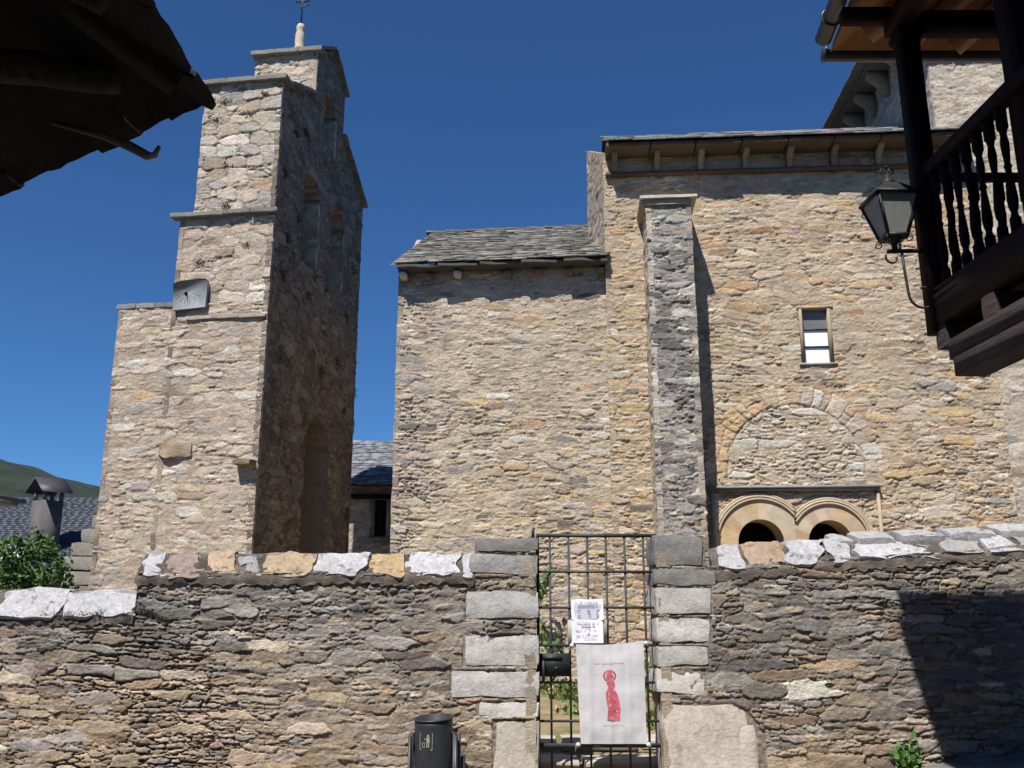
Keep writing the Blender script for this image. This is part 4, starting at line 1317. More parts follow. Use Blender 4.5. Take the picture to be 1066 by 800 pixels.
slab("string_course", -.12, .10, -.10, 2.02, 8.90, 8.985, 700, (.20, .195, .18), 4)
slab("string_course", -.05, .25, -.04, 1.93, 8.985, 9.06, 705, (.30, .28, .25), 4, tilt=.35)
slab("ledge", -.02, 1.2, 1.84, 2.97, 7.14, 7.24, 708, (.24, .23, .21), 3)
slab("ledge", -.05, .22, .02, 1.55, 6.86, 6.93, 711, (.36, .31, .26), 3)
slab("cap_slab", -.10, .30, -.10, 1.74, 11.70, 11.80, 715, (.20, .195, .17), 3, tilt=.0)
slab("cap_slab", s1_ - .12, s1_ + .25, -.10, 1.52, 13.50, 13.60, 720, (.20, .195, .17), 3)
def rake(sa, za, sb, zb, seed, nb=6, w=(-.10, 1.75)):
    g = G()
    L_ = math.hypot(sb - sa, zb - za) / nb
    an = math.atan2(zb - za, sb - sa)
    for k in range(nb):
        t = (k + .5) / nb
        rot = rotT @ np.array(Matrix.Rotation(an, 3, 'X'))
        g.block(tp(sa + (sb - sa) * t, (w[0] + w[1]) / 2, za + (zb - za) * t + .04), (w[1] - w[0], L_ * .985, .075), seed + k, .06, .010, rot=rot, col=np.array((.19, .185, .165)) * R.uniform(.75, 1.2), res=.12)
    g.build("cap_slab", M_quoin, bt)
rake(.28, 11.78, s1_, 12.45, 730, 5)
rake(s2_, 12.45, TL + .12, 11.46, 740, 6)
rake(s1_ - .05, 13.54, 2.66, 14.14, 750, 4, (-.10, 1.52))
rake(2.66, 14.14, s2_ + .12, 13.50, 760, 4, (-.10, 1.52))
g = G()
fc = tp(2.5, .75, 14.1)
fs_ = 1.0
g.lathe([(.12, 14.08), (.13, 14.14), (.10, 14.20), (.115, 14.32), (.11, 14.50), (.085, 14.60), (.10, 14.64), (.10, 14.69), (.07, 14.76), (.0, 14.79)], fc[0], fc[1], 14, (.52, .44, .34))
g.build("finial", M_carved, bt, smooth=True)
g = G(); g.tube([(fc[0], fc[1], 14.75), (fc[0] + .01, fc[1], 15.75)], .016); g.bar((fc[0] - .16, fc[1] + .02, 15.38), (fc[0] + .16, fc[1] - .02, 15.38), .022, .03)
g.bar((fc[0] - .05, fc[1], 15.2), (fc[0] + .16, fc[1], 15.3), .012, .03)
g.build("iron_cross", M_iron, bt)

# sundial
sdl = thing("sundial", "blue-grey slate sundial plate on the bell tower front", "sundial", tuple(tp(-.03, 1.52, 7.0)))
g = G()
poly = [(1.80, 7.04), (1.17, 7.08), (1.16, 7.59), (1.20, 7.63), (1.34, 7.645), (1.52, 7.625), (1.70, 7.615), (1.84, 7.57)]
n_ = len(poly)
v = [tp(-.03, a, b) for a, b in poly] + [tp(-.09, a, b) for a, b in poly]
g.add(v, [tuple(range(n_)), tuple(range(2 * n_ - 1, n_ - 1, -1))] + [(k, (k + 1) % n_, n_ + (k + 1) % n_, n_ + k) for k in range(n_)])
pl = g.build("plate", M_sundial, sdl)
g = G(); g.add([tp(-.09, 1.55, 7.46), tp(-.09, 1.53, 7.28), tp(-.22, 1.54, 7.30), tp(-.09, 1.57, 7.40)], [(0, 1, 2), (0, 2, 3), (1, 3, 2)])
g.build("gnomon", M_iron, pl)
g = G()
for an in (-70, -50, -30, -10, 12, 35, 58):
    a_ = math.radians(an)
    p0 = tp(-.092, 1.53 - .06 * math.sin(a_), 7.44 - .06 * math.cos(a_)); p1 = tp(-.092, 1.53 - .28 * math.sin(a_), 7.44 - .28 * math.cos(a_))
    g.bar(p0, p1, .006, .006)
g.build("hour_line", M_quoin, pl)

# projecting stones low on the front
g = G(); c_ = tp(-.08, .20, 4.18); g.block(c_, (.34, .3, .10), 3, .15, .02, rot=rotT, col=(.22, .18, .13)); g.build("corbel", M_tower, bt)
g = G(); c_ = tp(-.02, 1.55, 4.45); g.block(c_, (.60, .10, .28), 4, .25, .05, rot=rotT, col=(.33, .255, .18)); g.build("carved_stone", M_tower, bt)

# stone steps running down from the tower's left side
ss = thing("stone_steps", "grey stone steps descending left of the bell tower foot", "steps", (-7.8, 16.9, .4))
for k, (x0, z1) in enumerate([(-7.47, 3.32), (-7.63, 3.08), (-7.78, 2.84), (-7.97, 2.60), (-8.18, 2.34), (-8.42, 2.08)]):
    g = G()
    g.block(((x0 - 7.2) / 2, 16.95, z1 - .12), (-7.2 - x0, .9 + .02 * k, .24), 800 + k, .05, .016, col=np.array((.25, .23, .20)) * R.uniform(.85, 1.15), res=.07, freq=5)
    g.build("step", M_quoin, ss)
g = G(); g.box(-8.3, -7.3, 16.6, 17.3, -.5, 1.95, (.2, .18, .15)); g.build("riser_core", M_quoin, ss)

# weeds rooted in the tower
rgw = np.random.RandomState(31)
WC = [(.14, .10, .05), (.20, .13, .06), (.10, .10, .04), (.07, .06, .035)]
spots = [(3.0, -.03, 8.45), (4.4, -.03, 8.3), (5.30, .1, 7.6), (5.32, .05, 6.7), (5.31, .1, 4.8), (5.33, .1, 5.6), (2.2, -.03, 8.45), (1.2, -.03, 9.3), (.7, -.03, 8.7), (.55, -.03, 7.9), (3.9, -.03, 7.1), (4.7, -.03, 9.6), (1.9, -.03, 7.9), (4.5, -.03, 6.1), (2.9, -.03, 6.6), (.35, -.03, 9.9), (.8, -.03, 11.0), (1.3, -.03, 11.3)]
wl = "small dry weed tuft growing out of the shaded side of the bell tower"
for i, (s_, w_, z_) in enumerate(spots):
    g = G()
    c_ = tp(s_, w_ + .03 * (w_ < 0), z_)
    leaves(g, c_ + rgw.randn(90, 3) * np.array((.035, .05, .06)) * rgw.uniform(.6, 1.3), .05, rgw, WC, -.3)
    tag(g.build("weed_tuft", M_dry), wl, "weed", "weed tufts on the tower's shaded side")
wl2 = "small rusty moss tuft in the joints of the bell tower front"
for i, (w_, z_) in enumerate([(1.15, 11.35), (.35, 11.45), (.62, 11.05), (1.3, 10.95), (.55, 10.6), (.8, 10.25), (1.0, 9.95), (1.42, 11.4), (.5, 8.3), (1.4, 8.0)]):
    g = G(); c_ = tp(.0, w_, z_)
    leaves(g, c_ + rgw.randn(80, 3) * np.array((.06, .012, .03)) * rgw.uniform(.6, 1.4), .03, rgw, [(.11, .08, .05), (.16, .10, .055), (.08, .065, .045)], .2)
    tag(g.build("moss_tuft", M_dry), wl2, "moss", "moss tufts on the tower front")
g = G(); c_ = tp(-.09, .92, 9.05)
leaves(g, c_ + rgw.randn(120, 3) * np.array((.06, .03, .03)), .04, rgw, [(.36, .18, .06), (.28, .14, .05), (.2, .11, .05)], .8)
tag(g.build("moss_tuft", M_dry), "bright orange tuft on the string course of the bell tower", "moss")
g = G(); g.tube([tp(1.75, -.03, 7.05), tp(1.8, -.20, 6.95), tp(1.9, -.28, 6.7), tp(1.92, -.25, 6.45)], .010, 5, (.5, .42, .25))
tag(g.build("dry_stem", M_dry), "pale dry grass stem hanging from the shaded tower side", "weed")

# ------------------------------------------------------------------ low house behind, between tower and chancel
hb = thing("low_house", "low stone house with slate roof seen between tower and chancel", "house", (-4, 24.5, .5))
g = G()
def hole_b(u, v):
    X = u - 6.5; Zz = v + .3
    return (X > -3.64) & (X < -3.28) & (Zz > 3.55) & (Zz < 4.55)
masonry(g, (-6.5, 24.4, .3), (1, 0, 0), 6.5, 4.6, (0, -1, 0), 95, lambda u, v, r: pick({BEI: .4, PAL: .2, TAN: .3, GRY: .2}, r), t0=.11, hole=hole_b, mcol=(.36, .31, .25), step=.03)
g.box(-6.5, 0, 24.6, 24.7, .3, 3.5); g.box(-6.5, -6.4, 24.5, 29, .3, 4.7); g.box(-.1, 0, 24.5, 29, .3, 4.7); g.box(-6.5, 0, 29, 29.1, .3, 4.7)
g.build("wall", M_tan, hb)
g = G(); eb = V3(-6.7, 23.85, 4.86)
ub = V3(0, math.cos(.48), math.sin(.48))
slates(g, eb, (1, 0, 0), ub, 6.9, 3.7, 96, w=(.2, .5), ex=.2, col=((.13, .14, .155), (.24, .245, .25)))
g.quad(eb, eb + V3(6.9, 0, 0), eb + V3(6.9, 0, 0) + ub * 3.7, eb + ub * 3.7, col=(.08, .08, .08))
rb = eb + ub * 3.7; db = V3(0, math.cos(.48), -math.sin(.48)); g.quad(rb, rb + V3(6.9, 0, 0), rb + V3(6.9, 0, 0) + db * 3, rb + db * 3, col=(.12, .12, .13))
g.build("roof", M_slate, hb)
g = G(); g.bar((-4.3, 24.33, 4.62), (-2.9, 24.33, 4.62), .14, .12); g.build("lintel", M_wood_black, hb)
g = G(); g.bar((-3.69, 24.36, 3.52), (-3.69, 24.36, 4.56), .10, .09, up=(0, 1, 0)); g.bar((-3.22, 24.36, 3.52), (-3.22, 24.36, 4.56), .16, .09, up=(0, 1, 0)); g.bar((-3.8, 24.34, 3.5), (-3.1, 24.34, 3.5), .14, .08)
wn_ = g.build("window", M_dead, hb)
g = G(); g.box(-3.64, -3.30, 24.44, 24.47, 3.56, 4.55); g.build("pane", M_dark, wn_)

# ------------------------------------------------------------------ far house with chimney, downhill
fh = thing("slate_house", "distant house with large blue-grey slate roof below the hill", "house", (-16, 27, -2))
g = G()
e_ = V3(-24, 25.0, 2.25); uf = V3(0, 5, 3.0); uf /= np.linalg.norm(uf)
slates(g, e_, (1, 0, 0), uf, 14, 5.83, 97, t=.004, w=(.2, .3), ex=.13, col=((.046, .055, .070), (.054, .063, .080)), jit=.02, lf=.001)
g.quad(e_, e_ + V3(14, 0, 0), e_ + V3(14, 0, 0) + uf * 5.83, e_ + uf * 5.83, col=(.05, .06, .07))
rf = e_ + uf * 5.83; df = V3(0, 5, -3.0); df /= np.linalg.norm(df)
g.quad(rf, rf + V3(14, 0, 0), rf + V3(14, 0, 0) + df * 5.8, rf + df * 5.8, col=(.07, .08, .1))
rfo = g.build("roof", M_slate_far, fh)
g = G(); g.box(-23.6, -10.4, 25.4, 34.4, -2.5, 2.45); g.prism([(25.4, 2.45), (34.4, 2.45), (30, 5.1)], -23.6, -10.4, axis=0)
g.build("wall", M_plaster, fh)
g = G()
cM = (np.array(Matrix.Rotation(math.radians(56), 3, 'Z')), V3(-13.42, 26.7, 0))
g.box(-.30, .30, -.30, .30, 2.2, 4.78, (.3, .3, .3), cM)
chm = g.build("chimney", M_plaster, fh)
g = G()
for a in (-.25, .25):
    for b in (-.25, .25):
        g.box(a - .045, a + .045, b - .045, b + .045, 4.78, 5.06, (.1, .1, .1), cM)
for s_ in (-1, 1):
    v = [(-.46, s_ * .46, 5.0), (.46, s_ * .46, 5.0), (.46, 0, 5.40), (-.46, 0, 5.40)]
    v2 = [(x, y, z + .05) for x, y, z in v]
    vv = np.array(v + v2) @ cM[0].T + cM[1]
    g.add(vv, [(0, 1, 2, 3), (4, 5, 6, 7), (0, 1, 5, 4), (1, 2, 6, 5), (2, 3, 7, 6), (3, 0, 4, 7)], (.055, .05, .06))
g.build("cowl", M_slate_far, chm)
g = G()
def onroof(x, y, h=.0): return (x, y, 2.25 + (y - 25) * .6 + h)
g.add([onroof(-14.55, 26.2, .06), onroof(-13.85, 26.2, .06), onroof(-13.85, 27.0, .06), onroof(-14.55, 27.0, .06), onroof(-14.55, 26.2, .12), onroof(-13.85, 26.2, .12), onroof(-13.85, 27.0, .12), onroof(-14.55, 27.0, .12)], [(3, 2, 1, 0), (4, 5, 6, 7), (0, 1, 5, 4), (1, 2, 6, 5), (2, 3, 7, 6), (3, 0, 4, 7)])
g.build("skylight", M_pane, rfo)
h2 = thing("house_roof", "corner of a dark roof at the far left edge below the hill", "roof", (-13.2, 22.5, 4.2))
g = G(); g.box(-15.5, -12.35, 21.5, 23.5, 4.33, 4.42, (.12, .11, .1)); g.box(-15.5, -12.5, 21.6, 23.4, 4.25, 4.33, (.3, .28, .25)); g.box(-15.5, -12.9, 21.9, 23.2, -2, 4.25, (.3, .25, .2)); g.build("eave", M_slate, h2)

# ------------------------------------------------------------------ bush behind the left wall
bu = thing("bush", "leafy green bush rising behind the left boundary wall", "bush", (-6.3, 12, .4))
rgb_ = np.random.RandomState(12)
g = G()
pts = []
for (cx, cz, rx, rz, n_) in [(-6.6, 1.85, .65, .58, 5200), (-6.0, 2.0, .36, .50, 3600), (-6.1, 2.42, .22, .24, 1000), (-5.8, 1.8, .25, .40, 2000), (-7.2, 1.8, .6, .55, 3000), (-6.35, 2.25, .3, .22, 1000)]:
    d = rgb_.randn(n_, 3); d /= np.linalg.norm(d, axis=1)[:, None]
    r = rgb_.uniform(.45, 1.0, (n_, 1)) ** .5 * (1 + .42 * n3(d * 2 + cx, 2.2, 4)[:, None])
    q = d * r * np.array([rx, .55, rz]) + np.array([cx - .10, 12, cz])
    q = q[n3(q, 6, 3) > -.22]
    pts.append(q)
pts = np.vstack(pts)
leaves(g, pts, .058, rgb_, [(.045, .10, .022), (.065, .135, .03), (.035, .075, .02), (.09, .15, .045)], .5)
g.build("foliage", M_leaf, bu)
g = G()
for k in range(7):
    a = rgb_.uniform(-1, 1); g.tube([(-6.3 + a * .2, 12, .3), (-6.3 + a * .5, 12 + rgb_.uniform(-.2, .2), 1.2), (-6.3 + a * .9, 12 + rgb_.uniform(-.3, .3), 2.1)], [.03, .02, .008], 6)
g.build("stem", M_dead, bu)

# plants by the gate and at the wall's foot
def plant(name, c, label, n_, size, hgt, cols, seed, sx=.16, cat="plant"):
    t = thing(name, label, cat, c)
    rp = np.random.RandomState(seed); g = G(); st = G()
    ps = []
    for k in range(7):
        dx, dy = rp.uniform(-sx, sx), rp.uniform(-.07, .05); hh = hgt * rp.uniform(.55, 1.05)
        st.tube([c, (c[0] + dx * .6, c[1] + dy * .6, c[2] + hh * .6), (c[0] + dx * 1.2, c[1] + dy, c[2] + hh)], [.006, .005, .002], 5, (.08, .12, .04))
        for i in range(n_ // 7):
            f = rp.uniform(.15, 1.05)
            ps.append((c[0] + dx * 1.2 * f + rp.randn() * .025, c[1] + dy * f + rp.randn() * .02, c[2] + hh * f + rp.randn() * .02))
    leaves(g, np.array(ps), size, rp, cols, .7)
    g.build("foliage", M_leaf, t); st.build("stem", M_leaf, t)
GC = [(.07, .15, .03), (.05, .11, .025), (.10, .18, .05)]
plant("weed_plant", (3.38, 8.34, .28), "small green weed growing at the foot of the right wall", 260, .055, .26, GC, 5)
plant("wild_plant", (.45, 14.75, 1.75), "spiky green plant rooted in the church wall behind the gate", 60, .10, .55, GC, 6, .12)
plant("wild_plant", (.62, 14.6, .55), "tall leafy plant at the church wall foot behind the notices", 100, .10, .95, GC, 7, .16)
plant("wild_plant", (2.1, 14.5, .55), "low green plant by the right gate pillar in the churchyard", 90, .09, .45, GC, 8, .14)

# ------------------------------------------------------------------ house with balcony, right
bh = thing("balcony_house", "dark house corner with carved wooden balcony and pine-lined eaves", "house", (3.6, 4, 0))
# hipped roof with deep eaves
E0, E1, E2, E3 = V3(2.36, 6.0, 5.635), V3(1.56, -2.0, 5.635), V3(7.2, -2.0, 5.635), V3(7.2, 6.0, 5.635)
I0, I1, I2, I3 = V3(4.0, 4.7, 6.5), V3(3.6, -1.0, 6.5), V3(6.2, -1.0, 6.5), V3(6.2, 4.7, 6.5)
g = G()
E = [E0, E1, E2, E3]; I = [I0, I1, I2, I3]
for k in range(4):
    g.quad(E[k], E[(k + 1) % 4], I[(k + 1) % 4], I[k])
g.quad(*I)
g.build("soffit", M_pine, bh)
g = G(); up_ = V3(0, 0, .05)
for k in range(4):
    g.quad(E[k] + up_, I[k] + up_, I[(k + 1) % 4] + up_, E[(k + 1) % 4] + up_, col=(.14, .14, .145)); g.quad(E[k] + V3(0, 0, .0), E[k] + up_, E[(k + 1) % 4] + up_, E[(k + 1) % 4], col=(.12, .12, .12))
g.quad(*[i + up_ for i in I], col=(.14, .14, .145))
g.build("roof", M_slate, bh)
g = G()   # rafters seen from below
def raf(a, b, w_=.10, h_=.12): g.bar(V3(*a) + V3(0, 0, -.07), V3(*b) + V3(0, 0, -.07), w_, h_)
raf(E0 + (I0 - E0) * .12, I0, .12, .13)
for k in range(1, 12):
    t = k / 12
    a = E0 + (E1 - E0) * t; b = I0 + (I1 - I0) * t; raf(a + (b - a) * .05, b, .09, .1)
    a = E0 + (E3 - E0) * t; b = I0 + (I3 - I0) * t; raf(a + (b - a) * .05, b, .09, .1)
g.build("rafter", M_pinebeam, bh)
g = G()
g.bar((2.62, 5.5, 5.50), (7.0, 5.5, 5.50), .13, .13); g.bar((2.62, 5.56, 5.50), (2.62, 2.4, 5.50), .13, .13); g.bar((2.25, 5.5, 5.56), (2.7, 5.5, 5.56), .09, .09)
g.build("eave_beam", M_wood_red, bh)
g = G()
gp = [(2.32, 6.07, 5.655), (7.2, 6.07, 5.655)]
for a, b in ((gp[0], gp[1]), ((2.285, 5.95, 5.70), (1.50, -1.9, 5.70))):
    a = V3(*a); b = V3(*b); d = (b - a) / np.linalg.norm(b - a); x = np.cross(d, (0, 0, 1))
    for k in range(9):
        t0_, t1_ = math.pi * k / 8.0 - math.pi, math.pi * (k + 1) / 8.0 - math.pi
        if k < 8:
            for rr2 in (.062,):
                o0 = x * math.cos(t0_) * rr2 + V3(0, 0, math.sin(t0_) * rr2); o1 = x * math.cos(t1_) * rr2 + V3(0, 0, math.sin(t1_) * rr2)
                g.quad(a + o0, b + o0, b + o1, a + o1)
    g.tube([a, a + d * .012], .062, 12)
for yy in (5.7, 4.9, 4.1):
    g.tube([(2.285 - (5.95 - yy) * .10 + .068 * math.cos(t), yy, 5.70 + .068 * math.sin(t)) for t in np.linspace(0, 6.283, 17)], .009, 5)
g.build("gutter", M_gutter, bh)
# posts
G().box(2.545, 2.665, 5.44, 5.56, 3.30, 5.44).build("post", M_wood_red, bh)
G().box(2.64, 2.80, 4.36, 4.52, 3.30, 5.44).build("post", M_wood_red, bh)
G().box(2.60, 2.74, 3.1, 3.24, 3.30, 5.44).build("post", M_wood_red, bh)
g = G(); g.block((2.605, 5.5, 5.40), (.20, .20, .12), 1, .2, 0); g.build("post_cap", M_wood_red, bh)
# rails
g = G(); g.bar((2.605, 5.46, 4.36), (2.68, 3.1, 4.36), .085, .075); g.build("handrail", M_wood_red, bh)
g = G(); g.bar((2.605, 5.46, 3.55), (2.68, 3.1, 3.55), .085, .055); g.bar((2.605, 5.46, 3.50), (2.68, 3.1, 3.50), .11, .03); g.build("bottom_rail", M_wood_red, bh)
g = G(); g.bar((2.66, 5.5, 4.36), (4.1, 5.5, 4.36), .05, .05); g.build("handrail", M_wood_red, bh)
g = G(); g.bar((2.66, 5.5, 3.54), (4.1, 5.5, 3.54), .06, .06); g.build("bottom_rail", M_wood_red, bh)
BP = [(.030, 0), (.034, .02), (.034, .10), (.022, .12), (.020, .14), (.030, .17), (.034, .22), (.028, .30), (.020, .38), (.018, .40), (.026, .42), (.018, .44), (.024, .50), (.028, .56), (.020, .62), (.028, .65), (.036, .66), (.036, .79)]
proto = None
def bal(x, y):
    global proto
    if proto is None:
        g = G(); g.lathe([(r * .86, 3.57 + h * .955) for r, h in BP], x, y, 12)
        proto = g.build("baluster", M_wood_red, bh); proto['_o'] = 0; del proto['_o']
        bal.o = (x, y); return
    c = proto.copy(); C.objects.link(c); c.parent = bh; c.location = (x - bal.o[0], y - bal.o[1], 0)
for k in range(7):
    y = 5.36 - k * .128; bal(2.607 + (5.46 - y) * .032, y)
for k in range(7):
    y = 4.26 - k * .14; bal(2.64 + (5.46 - y) * .01, y)
for k in range(8):
    bal(2.76 + k * .165, 5.5)
# floor frame
g = G(); g.bar((2.60, 5.57, 3.385), (2.67, 2.6, 3.385), .10, .20); g.bar((2.56, 5.545, 3.384), (4.2, 5.545, 3.384), .09, .19); g.build("rim_beam", M_wood_red, bh)
g = G(); g.box(2.62, 4.3, 2.6, 5.54, 3.40, 3.44); g.build("deck", M_wood_dark, bh)
for k, y in enumerate([5.42, 4.85, 4.3, 3.75, 3.2]):
    g = G(); g.block((3.45, y, 3.21), (1.78, .14, .15), k, .05, .006, res=.1); g.build("joist", M_wood_dark, bh)
g = G()
dr = V3(2.72, 2.6, 2.95) - V3(2.57, 5.25, 2.92)
g.bar((2.60, 5.26, 3.075), (2.72, 2.6, 3.075), .16, .12); g.bar((2.60, 5.20, 2.955), (2.72, 2.6, 2.955), .18, .11)
g.build("girder", M_wood_dark, bh)
g = G(); g.box(3.25, 6.8, -6, 5.1, -.2, 5.75, (.3, .27, .24))  # wall run on unseen past the viewer to block side skylight
g.build("wall", M_plaster, bh)
g = G(); masonry(g, (3.25, 2.6, .0), (0, 1, 0), 2.5, 3.3, (-1, 0, 0), 99, pal_but, t0=.11, step=.015); masonry(g, (3.25, 5.1, .0), (1, 0, 0), 3.5, 3.3, (0, 1, 0), 98, pal_but, t0=.11, step=.015)
g.build("stone_base", M_tan, bh)

# lantern on the balcony post
la = thing("wall_lantern", "black iron lantern with frosted panes on a scrolled bracket", "lantern", (2.45, 5.5, 3.85))
LX, LY, LZ0, LZ1 = 2.43, 5.50, 3.945, 4.225
ang = math.radians(2)
def lp(a, b, z):
    return V3(LX + a * math.cos(ang) - b * math.sin(ang), LY + a * math.sin(ang) + b * math.cos(ang), z)
rb0, rt0 = .066, .138
cb = [lp(sx * rb0, sy * rb0, LZ0) for sx, sy in ((-1, -1), (1, -1), (1, 1), (-1, 1))]
ct = [lp(sx * rt0, sy * rt0, LZ1) for sx, sy in ((-1, -1), (1, -1), (1, 1), (-1, 1))]
g = G()
for k in range(4):
    g.bar(cb[k], ct[k], .020, .020); g.bar(cb[k], cb[(k + 1) % 4], .022, .022); g.bar(ct[k], ct[(k + 1) % 4], .03, .022)
g.quad(*cb[::-1])
g.build("frame", M_iron, la)
for k in range(4):
    i_ = (k + 1) % 4
    G().quad(cb[k], cb[i_], ct[i_], ct[k]).build("pane", M_glassfrost, la)
g = G()
ov = [lp(sx * .150, sy * .150, LZ1 + .005) for sx, sy in ((-1, -1), (1, -1), (1, 1), (-1, 1))]; tpp = [lp(sx * .05, sy * .05, LZ1 + .115) for sx, sy in ((-1, -1), (1, -1), (1, 1), (-1, 1))]
for k in range(4): g.quad(ov[k], ov[(k + 1) % 4], tpp[(k + 1) % 4], tpp[k]); g.bar(ov[k], ov[(k + 1) % 4], .012, .018)
g.quad(*tpp); g.lathe([(.05, LZ1 + .115), (.055, LZ1 + .125), (.02, LZ1 + .15), (.012, LZ1 + .19)], LX, LY, 10)
g.build("lid", M_iron, la)
def scroll(c, r, a0, turns, ax, n=26, shrink=.75, rad=.007):
    pts = []
    for k in range(n):
        t = k / (n - 1); a = a0 + turns * 2 * math.pi * t; q = r * (1 - shrink * t)
        pts.append(V3(*c) + V3(*ax) * (q * math.cos(a)) + V3(0, 0, q * math.sin(a)))
    return pts
def scr(pts, r): G().tube(pts, r, 5).build("scroll", M_iron, la)
for s_ in (-1, 1):
    scr(scroll((LX + s_ * .025, LY, LZ1 + .215), .024, -1.5, 1.1 * s_, (1, 0, 0)), .006)
scr(scroll((LX, LY, LZ1 + .245), .02, -1.5, .9, (.6, .8, 0)), .005)
for k in range(4):
    dct = (ct[k] - V3(LX, LY, LZ1)); dct /= np.linalg.norm(dct)
    c_ = V3(LX, LY, 0) + dct * .168; scr(scroll((c_[0], c_[1], LZ1 - .065), .034, 1.6, -1.2, tuple(dct)), .005)
    c_ = V3(LX, LY, 0) + dct * .10; scr(scroll((c_[0], c_[1], LZ0 - .03), .028, 1.6, -1.2, tuple(dct)), .005)
g = G(); g.lathe([(.07, LZ0 - .01), (.05, LZ0 - .02), (.02, LZ0 - .05), (.02, LZ0 - .09)], LX, LY, 10)
g.bar((LX - .055, LY, 3.845), (2.635, LY, 3.852), .02, .024)
g.tube(scroll((LX - .02, LY, 3.80), .05, 2.7, .62, (1, 0, 0), shrink=.55), .008, 6)
pts = [(2.475, LY, 3.845), (2.48, LY, 3.70), (2.49, LY, 3.55)] + [tuple(p) for p in scroll((2.592, LY, 3.53), .10, math.pi, .80, (1, 0, 0), shrink=.45)]
g.tube(pts, .009, 6)
g.tube([(2.628, LY, 3.87), (2.628, LY, 3.40)], .011, 6)
g.build("bracket", M_iron, la)

# the balcony stands a little further out along the house, its floor frame slightly higher
for o in bh.children:
    n = o.name.split('.')[0]
    if n in ("post", "post_cap", "handrail", "bottom_rail", "baluster", "rim_beam", "deck", "joist", "girder"):
        o.location.x += .07
    if n in ("rim_beam", "joist", "girder"):
        o.location.z += .045
la.location.x += .012
la.scale = (.94, .94, .94)

# ------------------------------------------------------------------ dark eaves of the near house, upper left
lh = thing("near_house", "black silhouetted slate eave of a near house at the upper left", "house", (-2.6, 2.5, 0))
g = G()
Cc = V3(-1.265, 3.5, 3.69); dl = V3(-1.37, .88, 0); dl /= np.linalg.norm(dl)
rgl = np.random.RandomState(21)
def eave_run(p0, d, inward, L_, seed, wmin, wmax, course):
    """split slates along one eave: each has its own width, tilt and ragged lip"""
    x = -.02
    up = V3(0, 0, 1)
    pitch = .40
    ins = inward * math.cos(pitch) + up * math.sin(pitch)
    nn = np.cross(d, ins)
    rt_ = np.array([d, ins, nn]).T
    k = 0
    while x < L_:
        w_ = rgl.uniform(wmin, wmax)
        lip = rgl.uniform(-.025, .012) - course * .16
        c_ = p0 + d * (x + w_ / 2) + ins * (.30 - lip) + up * (course * .02)
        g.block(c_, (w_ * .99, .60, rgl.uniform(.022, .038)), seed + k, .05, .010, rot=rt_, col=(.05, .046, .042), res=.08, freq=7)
        x += w_; k += 1
i_far = V3(-dl[1], dl[0], 0); i_far = i_far if i_far @ V3(-1, -1, 0) > 0 else -i_far
i_near = V3(-1, 0, 0)
for c_ in (0, 1, 2):
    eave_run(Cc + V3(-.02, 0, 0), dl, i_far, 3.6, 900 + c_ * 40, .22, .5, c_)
    eave_run(Cc + V3(0, .0, 0), V3(0.004, -1, 0), i_near, 5.5, 1100 + c_ * 40, .2, .45, c_)
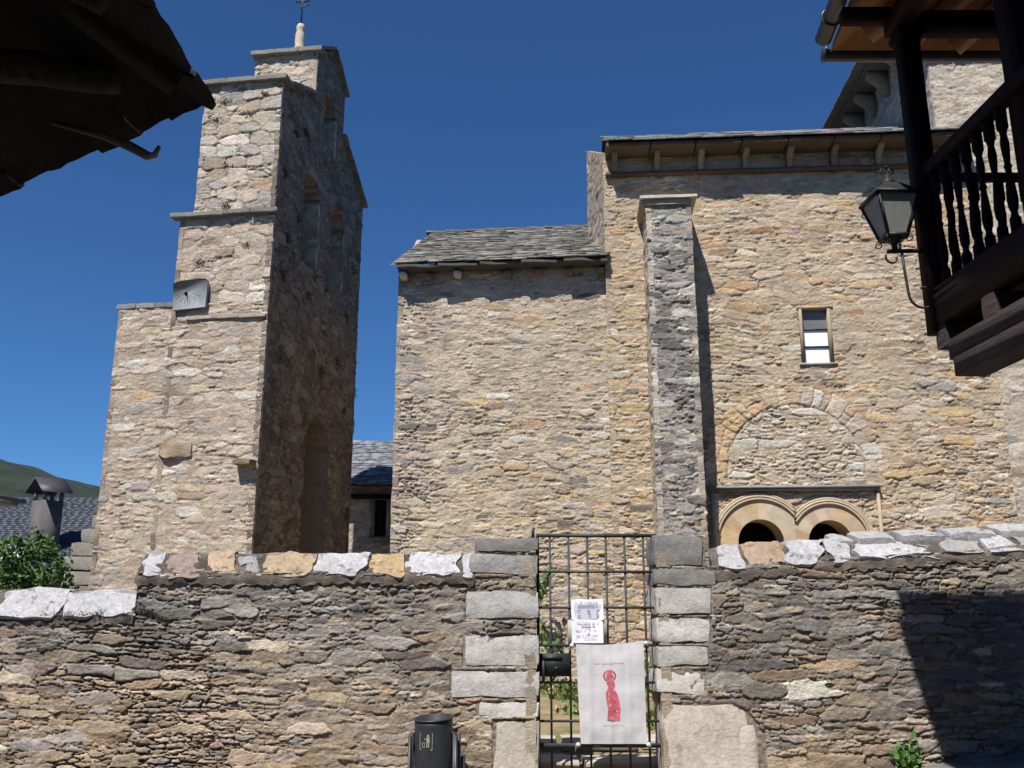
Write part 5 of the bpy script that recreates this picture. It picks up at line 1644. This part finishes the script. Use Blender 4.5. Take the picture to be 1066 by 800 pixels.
# the boarding above, hipped from both eaves to the house
b0, b1_, b2_ = Cc + V3(-.10, -.12, .03), Cc + dl * 3.6 + i_far * .12 + V3(0, 0, .03), V3(-1.36, -3, 3.72)
h0, h1 = V3(-2.9, 1.2, 4.55), V3(-4.4, 3.2, 4.5)
for dz in (0, .06):
    z_ = V3(0, 0, dz)
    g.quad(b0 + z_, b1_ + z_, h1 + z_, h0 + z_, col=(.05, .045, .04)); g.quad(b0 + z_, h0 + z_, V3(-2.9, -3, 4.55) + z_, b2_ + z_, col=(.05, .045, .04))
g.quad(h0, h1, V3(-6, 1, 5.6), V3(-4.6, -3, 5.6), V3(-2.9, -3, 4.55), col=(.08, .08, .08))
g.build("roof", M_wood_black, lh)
for k in range(6):
    y = 2.75 - k * .5
    G().bar((-1.40, y, 3.66), (-2.6, y + .02, 4.28), .09, .10).build("rafter", M_wood_black, lh)
G().bar((-1.36, 3.34, 3.70), (-2.6, 2.2, 4.34), .09, .10).build("rafter", M_wood_black, lh)
g = G(); g.tube([(-1.635, 3.43, 3.765), (-1.65, 3.425, 3.765), (-1.75, 3.40, 3.755), (-1.95, 3.34, 3.765), (-2.2, 3.26, 3.73), (-2.8, 3.1, 3.70)], [.045, .062, .058, .07, .066, .08], 11); g.build("beam_end", M_wood_dark, lh)
g = G(); g.tube([(-1.93, 3.5, 3.61), (-1.72, 3.5, 3.55), (-1.60, 3.5, 3.50), (-1.52, 3.5, 3.455), (-1.49, 3.5, 3.46), (-1.475, 3.5, 3.50)], [.012, .016, .022, .02, .014, .008], 7); g.build("hooked_stick", M_dead, lh)
g = G(); g.prism([(-2.22, 3.1), (-4.6, 4.6), (-7, 1), (-7, -6), (-2.22, -6)], -1.2, 3.9, axis=2); g.build("wall", M_wood_black, lh)  # wall extended out of view behind the viewer, cutting skylight from the left

# unseen house added behind the viewer, blocking skylight to deepen the shade
ah = thing("skylight_blocking_house", "unseen stone house added behind the viewer to block skylight", "house", (0, -5, -.3))
g = G(); masonry(g, (6.5, -4.6, -.3), (-1, 0, 0), 13, 6.3, (0, 1, 0), 120, pal_l, t0=.3, step=.3); g.box(-6.5, 6.5, -9, -4.75, -.5, 6.0, (.3, .26, .2)); g.build("wall", M_tan, ah)
g = G(); slates(g, (-6.8, -4.2, 5.9), (1, 0, 0), (0, -math.cos(.5), math.sin(.5)), 13.6, 3.2, 121, w=(.4, .8), ex=.4)
slates(g, (6.8, -9.6, 5.9), (-1, 0, 0), (0, math.cos(.5), math.sin(.5)), 13.6, 3.2, 122, w=(.4, .8), ex=.4); g.build("roof", M_slate, ah)
